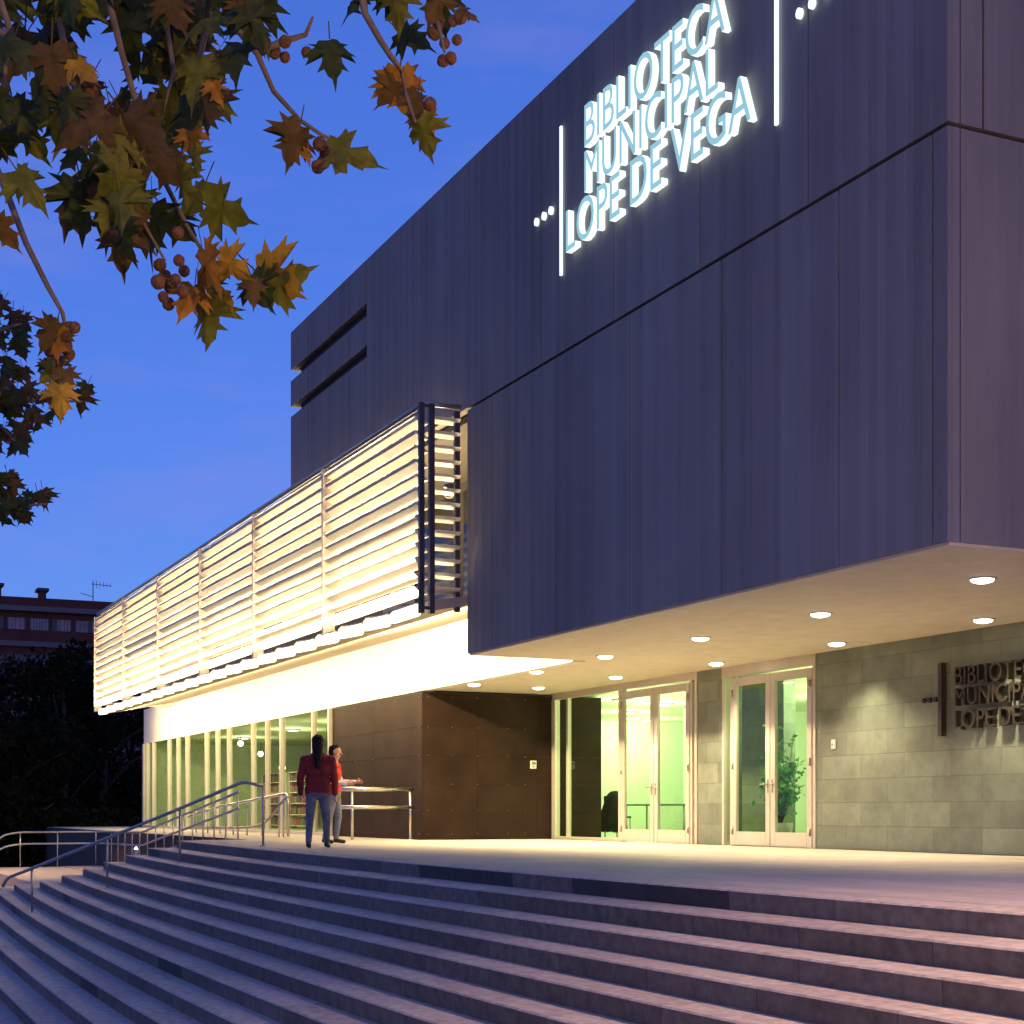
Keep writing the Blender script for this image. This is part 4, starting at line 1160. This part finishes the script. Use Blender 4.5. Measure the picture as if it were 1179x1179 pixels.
m.build('aerial', M['chim'], an)

# ------------------------------------------------------------------ street lamp beside the plaza (right of the frame, it lights steps and leaves)
def street_lamp(x, y, z0, hgt, power, label, col, cone=0):
    sl = tag(empty('street_lamp', (x, y, z0)), label, 'street lamp')
    m = MB(); m.lathe((0, 0, 0), [(.14, 0), (.14, .05), (.07, .1), (.055, 1.2), (.04, hgt - .1), (.12, hgt), (.30, hgt + .03), (.3, hgt + .07), (.06, hgt + .16), (.0005, hgt + .17)], 20); m.build('pole', M['lamppole'], sl)
    m = MB(); m.lathe((0, 0, hgt), [(.28, .0), (.2, -.05), (.0005, -.07)], 20); m.build('lens', M['sodium'], sl)
    if cone: lamp('street_lamp_beam', 'SPOT', (0, 0, hgt - .2), power, col, sl, shadow_soft_size=.12, spot_size=R(cone), spot_blend=.35)
    else: lamp('street_lamp_beam', 'POINT', (.0, 0, hgt - .30), power, col, sl, shadow_soft_size=.12)
street_lamp(-1.6, 6.95, 0, 5.2, 6500, 'grey street lamp with amber glow at the right end of the plaza', (1, .63, .47), 136)
street_lamp(2.6, 1.2, -2.2, 4.4, 1500, 'grey street lamp with amber glow beside the large plane tree', (1, .60, .20))

street_lamp(-43, 3.4, -1.05, 4.6, 2000, 'grey street lamp with amber glow standing on the landing of the ramp', (1, .62, .34), 110)

# ------------------------------------------------------------------ sky, sun
w = bpy.data.worlds.new('World'); bpy.context.scene.world = w; w.use_nodes = True
nt = w.node_tree; N = nt.nodes; L = nt.links
bg = N['Background']
sky = N.new('ShaderNodeTexSky'); sky.sky_type = 'NISHITA'; sky.sun_disc = False
SUN_EL, SUN_ROT = R(5), R(115)
sky.sun_elevation = SUN_EL; sky.sun_rotation = SUN_ROT; sky.ozone_density = 4; sky.air_density = 1.0; sky.dust_density = .4
tint = N.new('ShaderNodeMix'); tint.data_type = 'RGBA'; tint.blend_type = 'MULTIPLY'; tint.inputs['Factor'].default_value = 1
tint.inputs['B'].default_value = (1.6, 1.4, 2.1, 1)
dusk = N.new('ShaderNodeMix'); dusk.data_type = 'RGBA'; dusk.inputs['Factor'].default_value = .5; dusk.inputs['B'].default_value = (.46, 1.10, 5.5, 1)
L.new(sky.outputs[0], tint.inputs['A'])
# thin violet cloud streaks
tc = N.new('ShaderNodeTexCoord'); mp = N.new('ShaderNodeMapping'); mp.inputs['Scale'].default_value = (2.2, 2.2, 8)
L.new(tc.outputs['Generated'], mp.inputs['Vector'])
cn = N.new('ShaderNodeTexNoise'); cn.inputs['Scale'].default_value = 2.3; cn.inputs['Detail'].default_value = 9; cn.inputs['Roughness'].default_value = .62
L.new(mp.outputs[0], cn.inputs['Vector'])
cr = N.new('ShaderNodeMapRange'); cr.inputs['From Min'].default_value = .47; cr.inputs['From Max'].default_value = .8; cr.inputs['To Max'].default_value = .32
L.new(cn.outputs['Fac'], cr.inputs['Value'])
cm = N.new('ShaderNodeMix'); cm.data_type = 'RGBA'; cm.inputs['B'].default_value = (2.3, 1.95, 5.0, 1)
L.new(cr.outputs[0], cm.inputs['Factor']); L.new(tint.outputs['Result'], dusk.inputs['A']); L.new(dusk.outputs['Result'], cm.inputs['A']); L.new(cm.outputs['Result'], bg.inputs['Color'])
bg.inputs['Strength'].default_value = .138

# last warm glow of the set sun, behind and to the right of the viewer
sun = bpy.data.lights.new('sun', 'SUN'); sun.energy = .10; sun.angle = R(40); sun.color = (1, .45, .42)
so_ = bpy.data.objects.new('sun', sun); C.objects.link(so_); so_.location = (20, -20, 30)
sd_ = Vector((math.sin(SUN_ROT) * math.cos(SUN_EL), math.cos(SUN_ROT) * math.cos(SUN_EL), math.sin(SUN_EL)))
so_.rotation_euler = (-sd_).to_track_quat('-Z', 'Y').to_euler()

# ------------------------------------------------------------------ camera
cam = bpy.data.cameras.new('camera'); co = bpy.data.objects.new('camera', cam); C.objects.link(co)
co.location = (0, 0, EYE)
co.rotation_euler = (R(90), 0, R(90 - 24.96))
cam.sensor_width = 36; cam.lens = 36 * FPX / 1179; cam.shift_y = (934 - 589.5) / 1179
cam.clip_end = 3000; cam.clip_start = .05
S = bpy.context.scene; S.camera = co
S.view_settings.view_transform = 'Standard'; S.view_settings.look = 'None'; S.view_settings.exposure = 0; S.view_settings.gamma = 1
S.render.engine = 'CYCLES'
S.cycles.use_denoising = True
try: S.cycles.denoiser = 'OPENIMAGEDENOISE'
except Exception: pass
S.cycles.max_bounces = 8; S.cycles.transparent_max_bounces = 12; S.cycles.sample_clamp_indirect = 6
